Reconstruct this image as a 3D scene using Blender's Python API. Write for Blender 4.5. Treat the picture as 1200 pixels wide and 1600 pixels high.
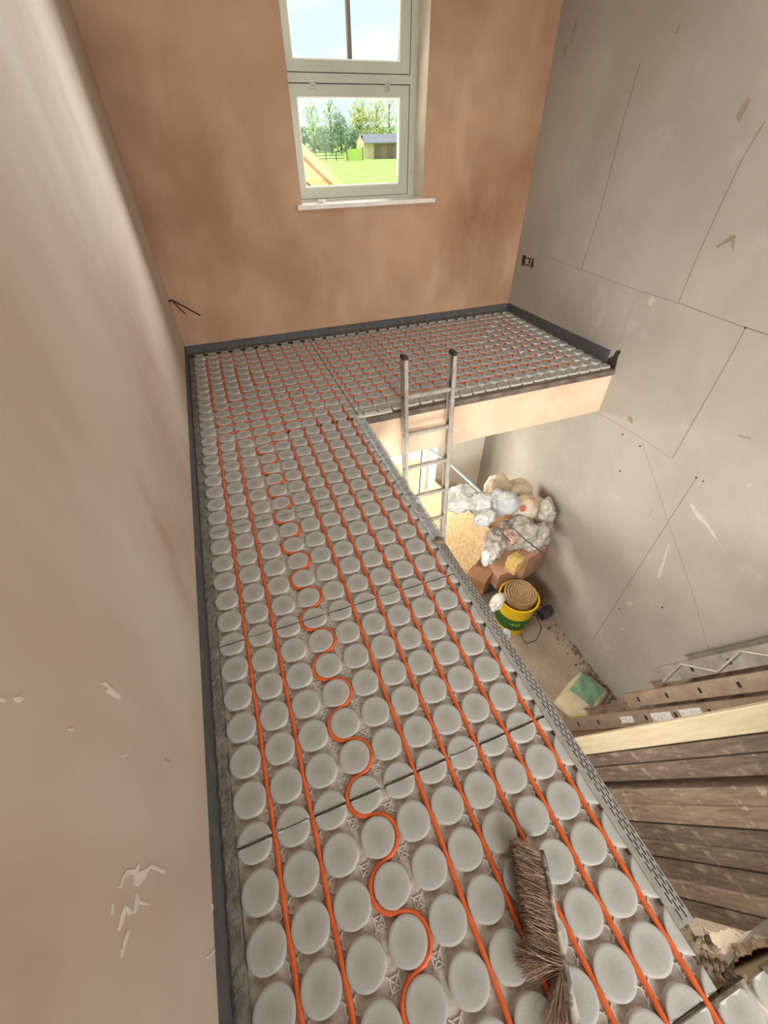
import bpy, math, random
from mathutils import Vector, Matrix, noise
for o in list(bpy.data.objects): bpy.data.objects.remove(o)
SC = bpy.context.scene
COL = SC.collection
random.seed(7)
# ------------------------------------------------------------------ camera
FPX = 649.43
CAM = Vector((0.348, -0.316, 1.342))
RX = Vector((0.93673, -0.34996, -0.00785))
RY = Vector((-0.24270, -0.63315, -0.73499))      # image down
RZ = Vector((0.25225, 0.69039, -0.67803))        # forward
cd = bpy.data.cameras.new('camera'); cam = bpy.data.objects.new('camera', cd); COL.objects.link(cam)
cd.sensor_fit = 'HORIZONTAL'; cd.sensor_width = 36; cd.lens = 36 * FPX / 1200; cd.clip_start = .02; cd.clip_end = 2000
cam.matrix_world = Matrix.Translation(CAM) @ Matrix((RX, -RY, -RZ)).transposed().to_4x4()
SC.camera = cam
def ray(x, y): return RX * ((x - 600) / FPX) + RY * ((y - 800) / FPX) + RZ
def onp(x, y, ax, v):                            # point where the sight line meets a real plane
    d = ray(x, y); return CAM + d * ((v - CAM[ax]) / d[ax])
# ------------------------------------------------------------------ world, sun, lights, exposure
w = bpy.data.worlds.new('sky'); SC.world = w; w.use_nodes = True
nt = w.node_tree; bg = nt.nodes['Background']
tc = nt.nodes.new('ShaderNodeTexCoord'); mp = nt.nodes.new('ShaderNodeMapping'); mp.inputs['Scale'].default_value = (1.5, 1.5, 5)
nz = nt.nodes.new('ShaderNodeTexNoise'); nz.inputs['Scale'].default_value = 2.0; nz.inputs['Detail'].default_value = 5
cr = nt.nodes.new('ShaderNodeValToRGB')
cr.color_ramp.elements[0].position = .40; cr.color_ramp.elements[0].color = (.66, .84, .94, 1)
cr.color_ramp.elements[1].position = .62; cr.color_ramp.elements[1].color = (.93, .97, 1, 1)
nt.links.new(tc.outputs['Generated'], mp.inputs[0]); nt.links.new(mp.outputs[0], nz.inputs[0])
nt.links.new(nz.outputs[0], cr.inputs[0]); nt.links.new(cr.outputs[0], bg.inputs[0]); bg.inputs[1].default_value = 1.45
def light(name, kind, loc, target, energy, col=(1, 1, 1), size=(1, 1)):
    l = bpy.data.lights.new(name, kind); l.energy = energy; l.color = col
    if kind == 'AREA': l.shape = 'RECTANGLE'; l.size, l.size_y = size
    o = bpy.data.objects.new(name, l); COL.objects.link(o); o.location = loc
    o.rotation_euler = (Vector(target) - Vector(loc)).to_track_quat('-Z', 'Y').to_euler(); return o
sun = light('sun', 'SUN', (-20, 10, 30), (0, 14, 0), 3.6, (1, .96, .88)); sun.data.angle = .03
light('rear_window_light', 'AREA', (2.35, -2.7, 1.25), (1.4, 2.6, .1), 66, (1, .985, .96), (1.6, 1.3))
o = light('rear_side_fill', 'AREA', (.6, -2.75, 1.5), (3.0, 2.2, .3), 48, (1, .99, .97), (.9, 1.2)); o.data.spread = math.radians(85)  # added fill lamp at the rear left, brightens the right wall
light('overhead_fill', 'AREA', (1.9, 1.1, 2.46), (1.95, 1.1, -1), 20, (1, .97, .92), (1.2, 1.8))  # fill lamp added over the void, no known ceiling fitting
light('upper_window_daylight', 'AREA', (3.35, 5.1, 1.7), (.8, 3.0, 1.0), 400, (.96, .98, 1), (1.0, 1.4))
light('lower_window_daylight', 'AREA', (.2, 4.6, -.9), (2.5, 2.2, -1.8), 520, (1, .98, .93), (1.6, 1.6))
light('under_landing_fill', 'AREA', (.60, .7, -.64), (2.9, .9, -1.5), 66, (1, .98, .93), (1.8, .45))  # added lamp, unseen under the landing, brightens the lower wall and pile
SC.view_settings.view_transform = 'Standard'; SC.view_settings.look = 'None'
SC.view_settings.exposure = -0.2; SC.view_settings.gamma = 1.0; SC.view_settings.use_curve_mapping = False
# ------------------------------------------------------------------ helpers
def lin(c):
    return tuple((v / 255 / 12.92) if v / 255 <= .04045 else ((v / 255 + .055) / 1.055) ** 2.4 for v in c) + (1,)
def mat(name, c1, c2=None, scale=8, rough=.8, bump=0, bscale=60, stretch=(1, 1, 1), metal=0, detail=5, lo=.35, hi=.65, trans=0, alpha=1, specks=None, sheen=0):
    m = bpy.data.materials.new(name); m.use_nodes = True; n = m.node_tree; L = n.links; b = n.nodes['Principled BSDF']
    b.inputs['Roughness'].default_value = rough; b.inputs['Metallic'].default_value = metal
    b.inputs['Transmission Weight'].default_value = trans; b.inputs['Alpha'].default_value = alpha
    t = n.nodes.new('ShaderNodeTexCoord'); g = n.nodes.new('ShaderNodeMapping'); g.inputs['Scale'].default_value = stretch
    L.new(t.outputs['Object'], g.inputs[0])
    b.inputs['Base Color'].default_value = lin(c1)
    out = None
    if c2:
        z = n.nodes.new('ShaderNodeTexNoise'); z.inputs['Scale'].default_value = scale; z.inputs['Detail'].default_value = detail; z.inputs['Roughness'].default_value = .6
        L.new(g.outputs[0], z.inputs[0])
        r = n.nodes.new('ShaderNodeValToRGB'); r.color_ramp.elements[0].position = lo; r.color_ramp.elements[1].position = hi
        r.color_ramp.elements[0].color = lin(c1); r.color_ramp.elements[1].color = lin(c2)
        L.new(z.outputs[0], r.inputs[0]); out = r.outputs[0]
    for sp in (specks or []):                    # (colour, scale, threshold lo, hi, strength, stretch)
        g2 = n.nodes.new('ShaderNodeMapping'); g2.inputs['Scale'].default_value = sp[5]; g2.inputs['Location'].default_value = (sp[1], 2, 3); L.new(t.outputs['Object'], g2.inputs[0])
        z = n.nodes.new('ShaderNodeTexNoise'); z.inputs['Scale'].default_value = sp[1]; z.inputs['Detail'].default_value = 6; L.new(g2.outputs[0], z.inputs[0])
        r = n.nodes.new('ShaderNodeMapRange'); r.inputs['From Min'].default_value = sp[2]; r.inputs['From Max'].default_value = sp[3]; r.inputs['To Max'].default_value = sp[4]
        L.new(z.outputs[0], r.inputs[0])
        x = n.nodes.new('ShaderNodeMix'); x.data_type = 'RGBA'; L.new(r.outputs[0], x.inputs[0])
        if out: L.new(out, x.inputs[6])
        else: x.inputs[6].default_value = lin(c1)
        x.inputs[7].default_value = lin(sp[0]); out = x.outputs[2]
    if out: L.new(out, b.inputs['Base Color'])
    if bump:
        z = n.nodes.new('ShaderNodeTexNoise'); z.inputs['Scale'].default_value = bscale; z.inputs['Detail'].default_value = 6; L.new(g.outputs[0], z.inputs[0])
        u = n.nodes.new('ShaderNodeBump'); u.inputs['Strength'].default_value = bump; u.inputs['Distance'].default_value = .01
        L.new(z.outputs[0], u.inputs['Height']); L.new(u.outputs[0], b.inputs['Normal'])
    return m
I1 = (1, 1, 1)
M = {}
M['plaster_back'] = mat('pink plaster mottled brown', (158, 120, 88), (188, 152, 122), 1.3, .75, .04, 30, (1, 1, .8), detail=3, lo=.3, hi=.68, specks=[((126, 84, 50), .9, .46, .74, .95, (1.1, 1, .9)), ((205, 170, 142), 2.0, .55, .85, .5, (2.0, 1, .8))])
M['plaster_left'] = mat('beige plaster', (172, 150, 130), (188, 172, 154), 1.5, .6, .03, 40, (1, 1, .6), detail=3, specks=[((162, 128, 106), 2.3, .55, .75, .7, (1, 1.2, .7)), ((205, 196, 184), 1.1, .52, .75, .6, (1, 1, .35))])
M['plaster_right'] = mat('grey plaster board', (152, 144, 132), (168, 160, 148), 1.2, .8, .03, 50, specks=[((140, 118, 92), 1.0, .58, .78, .5, (1, 1, .6)), ((192, 186, 176), 5, .62, .8, .35, (1, 1, 1)), ((112, 92, 66), 4.5, .70, .80, .5, (1, 1.6, .5))])
M['plaster_fascia'] = mat('pale pink plaster', (214, 180, 150), (224, 196, 168), 3, .7, .04, 30, (1, 1, 1), specks=[((200, 160, 126), 4, .55, .75, .6, (1, 1, 1))])
M['plaster_white'] = mat('white painted plaster', (232, 228, 214), (220, 214, 198), 2, .6)
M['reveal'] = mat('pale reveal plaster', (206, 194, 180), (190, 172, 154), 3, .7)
M['ceiling'] = mat('ceiling plaster', (205, 195, 182), (190, 176, 160), 2, .8)
M['joint'] = mat('dark board joint', (112, 98, 84), rough=.9)
M['pencil'] = mat('pencil line', (146, 134, 120), rough=.9)
M['stain'] = mat('brown stain', (136, 118, 96), (150, 136, 118), 20, .9)
M['scuff'] = mat('faint scuff', (190, 181, 169), (178, 168, 155), 30, .8)
M['scrape'] = mat('pale scrape', (206, 196, 182), (194, 182, 166), 30, .8)
M['hole'] = mat('dark cavity', (38, 30, 24), (60, 46, 34), 40, .95)
def panel_mat():
    m = bpy.data.materials.new('grey moulded heating panel'); m.use_nodes = True; n = m.node_tree; L = n.links; b = n.nodes['Principled BSDF']
    b.inputs['Roughness'].default_value = .62
    t = n.nodes.new('ShaderNodeTexCoord'); s = n.nodes.new('ShaderNodeSeparateXYZ'); L.new(t.outputs['Object'], s.inputs[0])
    def ma(op, a, bb=None):
        x = n.nodes.new('ShaderNodeMath'); x.operation = op
        for i, v in enumerate((a, bb)):
            if v is None: continue
            if isinstance(v, (int, float)): x.inputs[i].default_value = v
            else: L.new(v, x.inputs[i])
        return x.outputs[0]


    def fr(c):
        a = n.nodes.new('ShaderNodeMath'); a.operation = 'MULTIPLY_ADD'; L.new(c, a.inputs[0]); a.inputs[1].default_value = 10; a.inputs[2].default_value = 100.5
        return ma('SUBTRACT', ma('FRACT', a.outputs[0]), .5)
    fx, fy = fr(s.outputs[0]), fr(s.outputs[1])
    d = ma('SQRT', ma('ADD', ma('MULTIPLY', fx, fx), ma('MULTIPLY', fy, fy)))
    z1 = n.nodes.new('ShaderNodeTexNoise'); z1.inputs['Scale'].default_value = 35; z1.inputs['Detail'].default_value = 6; L.new(t.outputs['Object'], z1.inputs[0])
    dd = ma('ADD', d, ma('MULTIPLY', z1.outputs[0], .22))
    r = n.nodes.new('ShaderNodeValToRGB'); L.new(dd, r.inputs[0])   # dust sits in the shallow dished centre of every stud
    r.color_ramp.elements[0].position = .16; r.color_ramp.elements[0].color = lin((147, 143, 134))
    r.color_ramp.elements[1].position = .46; r.color_ramp.elements[1].color = lin((164, 162, 155))
    base = n.nodes.new('ShaderNodeValToRGB'); z2 = n.nodes.new('ShaderNodeTexNoise'); z2.inputs['Scale'].default_value = 60; L.new(t.outputs['Object'], z2.inputs[0]); L.new(z2.outputs[0], base.inputs[0])
    base.color_ramp.elements[0].position = .35; base.color_ramp.elements[0].color = lin((162, 148, 136))
    base.color_ramp.elements[1].position = .65; base.color_ramp.elements[1].color = lin((190, 180, 168))
    def band(a, c):
        mr = n.nodes.new('ShaderNodeMapRange'); mr.inputs['From Min'].default_value = a; mr.inputs['From Max'].default_value = c; L.new(s.outputs[2], mr.inputs[0]); return mr.outputs[0]
    x1 = n.nodes.new('ShaderNodeMix'); x1.data_type = 'RGBA'; L.new(band(-.0172, -.0155), x1.inputs[0]); L.new(base.outputs[0], x1.inputs[6]); x1.inputs[7].default_value = lin((196, 192, 184))  # stud sides coloured paler to stand in for light falling on them
    x = n.nodes.new('ShaderNodeMix'); x.data_type = 'RGBA'; L.new(band(-.0016, -.0006), x.inputs[0]); L.new(x1.outputs[2], x.inputs[6]); L.new(r.outputs[0], x.inputs[7]); L.new(x.outputs[2], b.inputs['Base Color'])
    z3 = n.nodes.new('ShaderNodeTexNoise'); z3.inputs['Scale'].default_value = 260; z3.inputs['Detail'].default_value = 4; L.new(t.outputs['Object'], z3.inputs[0])
    u = n.nodes.new('ShaderNodeBump'); u.inputs['Strength'].default_value = .25; u.inputs['Distance'].default_value = .003; L.new(z3.outputs[0], u.inputs['Height']); L.new(u.outputs[0], b.inputs['Normal'])
    return m
M['panel'] = panel_mat()
M['pipe'] = mat('orange plastic pipe', (206, 96, 42), (186, 80, 32), 30, .45, specks=[((150, 66, 24), 90, .62, .72, .5, (1, 1, 1)), ((190, 150, 120), 6, .6, .8, .25, (1, 1, 1))])
M['foam'] = mat('dark grey edge foam', (70, 69, 69), (84, 82, 81), 25, .75, .1, 80, specks=[((112, 106, 98), 12, .60, .75, .5, (1, 1, 1))])
M['film'] = mat('dusty clear film', (92, 86, 78), (124, 116, 104), 20, .25, .5, 90)
M['bead'] = mat('dusty grey metal bead', (132, 126, 118), (150, 146, 138), 30, .55, .1, 60)
M['bead_mesh'] = mat('bright galvanised mesh bead', (206, 210, 212), (150, 146, 140), 40, .35, metal=.25)
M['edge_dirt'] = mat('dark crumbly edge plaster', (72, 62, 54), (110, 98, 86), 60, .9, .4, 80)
M['wood_dark'] = mat('dirty dark timber', (86, 69, 56), (114, 95, 79), 6, .8, .3, 40, (1, 6, 6), specks=[((156, 138, 118), 9, .56, .70, .6, (1.5, 2, 2)), ((44, 34, 28), 9, .58, .75, .6, (1, 5, 5))])
M['wood_dark2'] = mat('dirty brown timber', (110, 90, 71), (140, 119, 97), 6, .8, .3, 40, (1, 6, 6), specks=[((184, 168, 142), 10, .60, .70, .6, (1.6, 2, 2)), ((70, 54, 40), 9, .58, .75, .5, (1, 5, 5))])
M['wood_ledge'] = mat('weathered deck timber', (84, 72, 64), (118, 104, 92), 12, .85, .3, 40, (1, 5, 1))
M['wood_clean'] = mat('clean pale timber', (190, 174, 144), (178, 160, 128), 5, .6, .05, 30, (1, 8, 8))
M['wood_red'] = mat('reddish brown board', (156, 112, 84), (132, 92, 68), 6, .8, .1, 40, (1, 6, 6))
M['osb'] = mat('oriented strand board', (212, 182, 136), (190, 154, 106), 22, .75, .15, 60, (1, 1.6, 1), lo=.42, hi=.58, specks=[((176, 130, 82), 26, .58, .7, .5, (1.4, 1, 1))])
M['osb_edge'] = mat('board edge', (190, 146, 104), (166, 122, 84), 40, .8)
M['alu'] = mat('dull aluminium', (188, 181, 168), (160, 152, 140), 14, .5, metal=.35, specks=[((118, 104, 90), 12, .6, .75, .5, (1, 1, 1))])
M['alu_dark'] = mat('grimy aluminium', (140, 126, 110), (118, 102, 86), 14, .6, metal=.3, specks=[((196, 186, 172), 18, .6, .75, .5, (1, 1, 1))])
M['stile'] = mat('grimy tan ladder stile', (160, 138, 116), (138, 114, 92), 10, .65, metal=.15, specks=[((194, 180, 160), 18, .6, .75, .5, (1, 1, 1))])
M['stile_grey'] = mat('grimy grey stile', (150, 142, 130), (124, 116, 104), 10, .6, metal=.2)
M['slot'] = mat('dark slot', (40, 32, 26), rough=.9)
M['rubber'] = mat('black rubber', (42, 38, 34), (66, 60, 54), 40, .8)
M['label'] = mat('white sticker', (222, 218, 208), (176, 170, 160), 70, .6, lo=.5, hi=.62)
M['bristle'] = mat('brown bristle', (142, 114, 92), (112, 86, 66), 30, .7)
M['bristle_tip'] = mat('pale brown bristle', (186, 158, 132), rough=.7)
M['bristle_core'] = mat('dark bristle root', (62, 46, 36), rough=.9)
M['handle'] = mat('worn painted brush wood', (84, 80, 74), (172, 162, 148), 34, .7, .3, 60, (1, 1, 1), lo=.44, hi=.58)
M['frame'] = mat('sage grey painted frame', (176, 176, 158), (170, 168, 150), 5, .5)
M['gap'] = mat('dark frame gap', (48, 46, 42), rough=.9)
M['frame_white'] = mat('white frame', (232, 230, 216), rough=.5)
M['sill'] = mat('white sill board', (222, 216, 206), (206, 196, 184), 9, .5)
M['steel'] = mat('bright steel', (196, 196, 192), rough=.3, metal=.9)
M['slab'] = mat('concrete dust screed', (150, 132, 112), (176, 158, 136), 3, .9, .2, 20, specks=[((126, 102, 80), 2.2, .5, .7, .6, I1), ((205, 190, 168), 30, .66, .76, .6, I1)])
M['deck'] = mat('chipboard deck', (118, 104, 90), (96, 84, 72), 12, .9)
M['bag_white'] = mat('white plastic sack', (226, 226, 222), (206, 206, 202), 8, .35, 1.0, 9)
M['bag_grey'] = mat('grey plastic bag', (198, 200, 200), (168, 172, 174), 8, .3, 1.0, 9)
M['bag_clear'] = mat('clear dusty polythene', (214, 208, 196), (186, 176, 162), 9, .25, 1.0, 9, trans=.25)
M['bag_pink'] = mat('dusty pinkish wrap', (206, 178, 158), (184, 150, 130), 9, .4, 1.0, 9)
M['bag_brown'] = mat('paper sack', (214, 198, 176), (190, 168, 142), 6, .8, 1.0, 9)
M['card'] = mat('brown cardboard', (178, 132, 92), (160, 116, 78), 5, .85)
M['card_pink'] = mat('pale pink carton', (204, 160, 132), (190, 146, 118), 5, .85)
M['foamy'] = mat('yellow insulation foam', (228, 198, 130), (210, 170, 94), 16, .9, .5, 30)
M['yellow'] = mat('yellow plastic', (244, 204, 24), (232, 188, 20), 5, .35)
M['green'] = mat('dark green band', (44, 104, 40), (36, 88, 34), 8, .45)
M['lime'] = mat('lime print', (158, 196, 50), rough=.5)
M['red'] = mat('red print', (178, 84, 62), rough=.6)
M['jute'] = mat('jute scrim', (190, 160, 116), (160, 128, 86), 60, .95, .4, 80)
M['sack_green'] = mat('faded green sack print', (98, 136, 108), (124, 152, 124), 10, .7, .1, 30, specks=[((182, 178, 150), 14, .62, .72, .6, I1)])
M['sack_paper'] = mat('dusty cream sack', (206, 192, 160), (184, 166, 132), 6, .8, .15, 24)
M['darkpipe'] = mat('dark grey plastic', (84, 82, 88), (70, 68, 72), 10, .4)
M['wire'] = mat('brown wire', (96, 78, 60), rough=.6)
M['black'] = mat('black cable', (34, 28, 26), rough=.5)
M['pole'] = mat('pale blue pole', (196, 216, 220), (176, 198, 206), 8, .4)
M['cloth'] = mat('white cloth', (230, 226, 216), (210, 204, 192), 10, .9, .2, 30)
M['rubble'] = mat('rubble', (142, 124, 102), (92, 76, 60), 30, .95, .3, 60)
M['patio'] = mat('pale wet paving', (206, 222, 232), (184, 204, 218), 2, .4)
M['grass'] = mat('meadow grass', (168, 206, 96), (186, 216, 116), .3, .9, specks=[((160, 186, 98), .15, .55, .7, .5, I1)])
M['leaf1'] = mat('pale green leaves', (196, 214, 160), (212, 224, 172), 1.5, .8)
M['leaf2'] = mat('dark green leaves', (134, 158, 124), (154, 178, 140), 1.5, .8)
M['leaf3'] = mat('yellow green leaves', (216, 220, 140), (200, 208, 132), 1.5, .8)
M['bark'] = mat('grey brown bark', (112, 100, 84), rough=.9)
M['shed_wall'] = mat('pink brown stable boards', (170, 138, 120), (150, 120, 104), 2, .9, stretch=(6, 6, 1))
M['shed_end'] = mat('cream gable boards', (214, 200, 160), (200, 184, 146), 2, .9)
M['roof'] = mat('grey felt roof', (150, 150, 158), (134, 134, 142), 2, .9)
M['fence'] = mat('weathered fence timber', (128, 116, 104), rough=.9)
M['gate'] = mat('lime green board', (194, 216, 112), rough=.8)
M['new_timber'] = mat('new roof timber', (234, 200, 148), (222, 184, 130), 1, .8)
M['gable'] = mat('pink roofing underlay', (214, 180, 160), (200, 168, 150), 1, .8)
def glass_mat():
    m = bpy.data.materials.new('window glass'); m.use_nodes = True; n = m.node_tree; n.nodes.remove(n.nodes['Principled BSDF'])
    a = n.nodes.new('ShaderNodeBsdfTransparent'); g = n.nodes.new('ShaderNodeBsdfGlossy'); g.inputs['Roughness'].default_value = .02; x = n.nodes.new('ShaderNodeMixShader'); x.inputs[0].default_value = .008
    n.links.new(a.outputs[0], x.inputs[1]); n.links.new(g.outputs[0], x.inputs[2]); n.links.new(x.outputs[0], n.nodes['Material Output'].inputs[0]); return m
M['glass'] = glass_mat()

class MB:
    def __init__(s): s.v = []; s.f = []; s.m = []; s.sm = []
    def add(s, vs, fs, mi=0, smooth=False):
        k = len(s.v); s.v += [Vector(p) for p in vs]
        for f in fs: s.f.append([k + i for i in f]); s.m.append(mi); s.sm.append(smooth)
        return s
    def obox(s, c, ax, h, mi=0):                 # centre, 3 unit axes, half sizes
        c = Vector(c); vs = []
        for i in (-1, 1):
            for j in (-1, 1):
                for k in (-1, 1): vs.append(c + ax[0] * h[0] * i + ax[1] * h[1] * j + ax[2] * h[2] * k)
        return s.add(vs, [(0, 1, 3, 2), (4, 6, 7, 5), (0, 4, 5, 1), (2, 3, 7, 6), (0, 2, 6, 4), (1, 5, 7, 3)], mi)
    def box(s, a, b, mi=0):
        a = Vector(a); b = Vector(b); return s.obox((a + b) / 2, (Vector((1, 0, 0)), Vector((0, 1, 0)), Vector((0, 0, 1))), (b - a) / 2, mi)
    def tube(s, pts, r, n=8, mi=0, cap=True):
        pts = [Vector(p) for p in pts]; rings = []; up = None
        for i, p in enumerate(pts):
            t = (pts[min(i + 1, len(pts) - 1)] - pts[max(i - 1, 0)]).normalized()
            if up is None:
                up = Vector((0, 0, 1)) if abs(t.z) < .9 else Vector((1, 0, 0))
            a = (up - t * up.dot(t)).normalized(); up = a; b = t.cross(a)
            rr = r[i] if isinstance(r, (list, tuple)) else r
            rings.append([p + (a * math.cos(2 * math.pi * k / n) + b * math.sin(2 * math.pi * k / n)) * rr for k in range(n)])
        vs = [q for g in rings for q in g]; fs = []
        for i in range(len(pts) - 1):
            for k in range(n): fs.append((i * n + k, i * n + (k + 1) % n, (i + 1) * n + (k + 1) % n, (i + 1) * n + k))
        s.add(vs, fs, mi, True)
        if cap: s.add(rings[0], [tuple(range(n))[::-1]], mi); s.add(rings[-1], [tuple(range(n))], mi)
        return s
    def lathe(s, c, prof, n=32, mi=0, axis=None, mis=None):
        c = Vector(c); z = (axis or Vector((0, 0, 1))).normalized(); x = z.orthogonal().normalized(); y = z.cross(x)
        vs = [c + z * h + (x * math.cos(2 * math.pi * k / n) + y * math.sin(2 * math.pi * k / n)) * r for r, h in prof for k in range(n)]
        for i in range(len(prof) - 1):
            s.add([vs[j] for j in range(i * n, (i + 2) * n)], [(k, (k + 1) % n, n + (k + 1) % n, n + k) for k in range(n)], mis[i] if mis else mi, True)
        return s
    def poly(s, pts, nrm, th, mi=0):             # flat outline with real thickness
        n = len(pts); nrm = Vector(nrm).normalized() * th; a = [Vector(p) for p in pts]
        return s.add(a + [p + nrm for p in a], [tuple(range(n))[::-1], tuple(range(n, 2 * n))] + [(i, (i + 1) % n, n + (i + 1) % n, n + i) for i in range(n)], mi)
    def build(s, name, mats, parent=None, loc=None):
        me = bpy.data.meshes.new(name)
        off = Vector(loc) if loc is not None else Vector((0, 0, 0))
        me.from_pydata([p - off for p in s.v], [], s.f)
        for m in (mats if isinstance(mats, (list, tuple)) else [mats]): me.materials.append(M[m])
        me.polygons.foreach_set('material_index', s.m); me.polygons.foreach_set('use_smooth', s.sm); me.update()
        o = bpy.data.objects.new(name, me); COL.objects.link(o); o.location = off
        if parent:
            o.parent = parent
            if loc is None: o.matrix_parent_inverse = Matrix.Translation(-parent.location)
        return o
def tag(o, label, cat, group=None, kind=None):
    o['label'] = label; o['category'] = cat
    if group: o['group'] = group
    if kind: o['kind'] = kind
    return o
def struct(o): o['kind'] = 'structure'; return o
def thing(name, label, cat, loc=(0, 0, 0), group=None):
    o = bpy.data.objects.new(name, None); COL.objects.link(o); o.location = loc; o.empty_display_size = .05
    return tag(o, label, cat, group)
def icos(sub):
    t = (1 + 5 ** .5) / 2
    v = [Vector(p).normalized() for p in [(-1, t, 0), (1, t, 0), (-1, -t, 0), (1, -t, 0), (0, -1, t), (0, 1, t), (0, -1, -t), (0, 1, -t), (t, 0, -1), (t, 0, 1), (-t, 0, -1), (-t, 0, 1)]]
    f = [(0, 11, 5), (0, 5, 1), (0, 1, 7), (0, 7, 10), (0, 10, 11), (1, 5, 9), (5, 11, 4), (11, 10, 2), (10, 7, 6), (7, 1, 8), (3, 9, 4), (3, 4, 2), (3, 2, 6), (3, 6, 8), (3, 8, 9), (4, 9, 5), (2, 4, 11), (6, 2, 10), (8, 6, 7), (9, 8, 1)]
    for _ in range(sub):
        c = {}; nf = []
        def mid(a, b):
            k = (min(a, b), max(a, b))
            if k not in c: v.append(((v[a] + v[b]) / 2).normalized()); c[k] = len(v) - 1
            return c[k]
        for a, b, d in f:
            x, y, z = mid(a, b), mid(b, d), mid(d, a); nf += [(a, x, z), (b, y, x), (d, z, y), (x, y, z)]
        f = nf
    return v, f
ICO4 = icos(4); ICO2 = icos(2)
def blob(mb, c, r, amp=.25, fr=3, seed=0, mi=0, rot=0, ico=None, flat=None):
    V, F = ico or ICO4; r = Vector(r) if not isinstance(r, (int, float)) else Vector((r, r, r)); R = Matrix.Rotation(rot, 3, 'Z'); c = Vector(c); vs = []
    for p in V:
        q = p * fr + Vector((seed * 7.3, seed * 3.1, seed))
        a = noise.noise(q * .7); b = abs(noise.noise(q * 1.3)); e = abs(noise.noise(q * 3.2 + Vector((0, 0, 3))))
        k = 1 + amp * (a * .8 + b * .5 - e * .38 - .05)
        s = Vector((p.x * r.x, p.y * r.y, p.z * r.z)) * k
        if flat is not None and s.z < -flat: s.z = -flat
        vs.append(c + R @ s)
    mb.add(vs, F, mi, True); return mb

# ------------------------------------------------------------------ room shell
XL, XR, YB, ZF, ZC = .008, 3.05, 3.42, -2.76, 2.5
def wall_y(mb, y0, y1, x0, x1, z0, z1, holes, mi=0, hm=None):
    xs = sorted({x0, x1} | {h[0] for h in holes} | {h[1] for h in holes}); zs = sorted({z0, z1} | {h[2] for h in holes} | {h[3] for h in holes})
    for a, b in zip(xs, xs[1:]):
        for c, d in zip(zs, zs[1:]):
            if any(h[0] <= a and b <= h[1] and h[2] <= c and d <= h[3] for h in holes): continue
            for y in (y0, y1): mb.add([(a, y, c), (b, y, c), (b, y, d), (a, y, d)], [(0, 1, 2, 3)], mi)
    for a, b, c, d in holes + [(x0, x1, z0, z1)]:
        mb.add([(a, y0, c), (b, y0, c), (b, y0, d), (a, y0, d), (a, y1, c), (b, y1, c), (b, y1, d), (a, y1, d)], [(0, 1, 5, 4), (1, 2, 6, 5), (2, 3, 7, 6), (3, 0, 4, 7)], hm if hm is not None and (a, b, c, d) in holes else mi)
WX0, WX1, WZ0, WZ1 = 1.10, 2.065, .925, 2.25
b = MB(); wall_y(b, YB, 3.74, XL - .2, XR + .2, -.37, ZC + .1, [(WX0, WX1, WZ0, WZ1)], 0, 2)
b.poly([onp(x, y, 1, YB) for x, y in [(379, 182), (381, 183), (381, 190), (379, 191)]], (0, -1, 0), .0015, 1)
b.poly([onp(x, y, 1, YB) for x, y in [(666, 163), (668, 163), (668, 166), (666, 166)]], (0, -1, 0), .0015, 1)
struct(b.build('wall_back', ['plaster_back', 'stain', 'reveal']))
b = MB(); wall_y(b, 3.39, 3.74, XL - .2, XR + .2, ZF, -.37, [(1.2, 2.40, -2.6, -.7)])
struct(b.build('wall_back_lower', ['plaster_white']))
# left wall, with the scrapes that are on it
b = MB().box((XL - .2, -3.0, ZF), (XL, YB + .3, ZC))
def patchL(pts, mi): b.poly([onp(x, y, 0, XL) for x, y in pts], (1, 0, 0), .0012, mi)
for pts in [[(158, 1067), (163, 1066), (174, 1076), (188, 1087), (186, 1093), (175, 1087), (165, 1080), (168, 1074)],
            [(22, 1090), (30, 1088), (37, 1094), (30, 1098), (24, 1096)], [(0, 1091), (6, 1092), (7, 1097), (0, 1096)],
            [(186, 1386), (190, 1370), (197, 1360), (210, 1359), (214, 1351), (217, 1352), (216, 1364), (229, 1356), (236, 1351), (258, 1361), (257, 1365), (234, 1356), (226, 1372), (216, 1385), (210, 1382), (210, 1366), (198, 1366), (192, 1378), (188, 1388)],
            [(211, 1396), (214, 1396), (217, 1407), (232, 1412), (231, 1415), (216, 1412), (211, 1427), (200, 1430), (198, 1420), (192, 1440), (186, 1454), (183, 1451), (188, 1428), (194, 1415), (203, 1420), (207, 1425)],
            [(198, 1453), (201, 1456), (197, 1475), (190, 1497), (189, 1484), (193, 1465)], [(174, 1413), (177, 1412), (176, 1428), (173, 1431)],
            [(330, 1413), (336, 1411), (336, 1420), (331, 1423)], [(323, 1495), (331, 1486), (338, 1483), (330, 1494), (324, 1499)],
            [(192, 1181), (196, 1177), (197, 1180), (193, 1183)], [(107, 1139), (113, 1139), (113, 1142), (108, 1142)]]: patchL(pts, 1)
patchL([(257, 1184), (266, 1190), (266, 1192), (258, 1187)], 2)
struct(b.build('wall_left', ['plaster_left', 'scrape', 'stain']))
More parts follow.
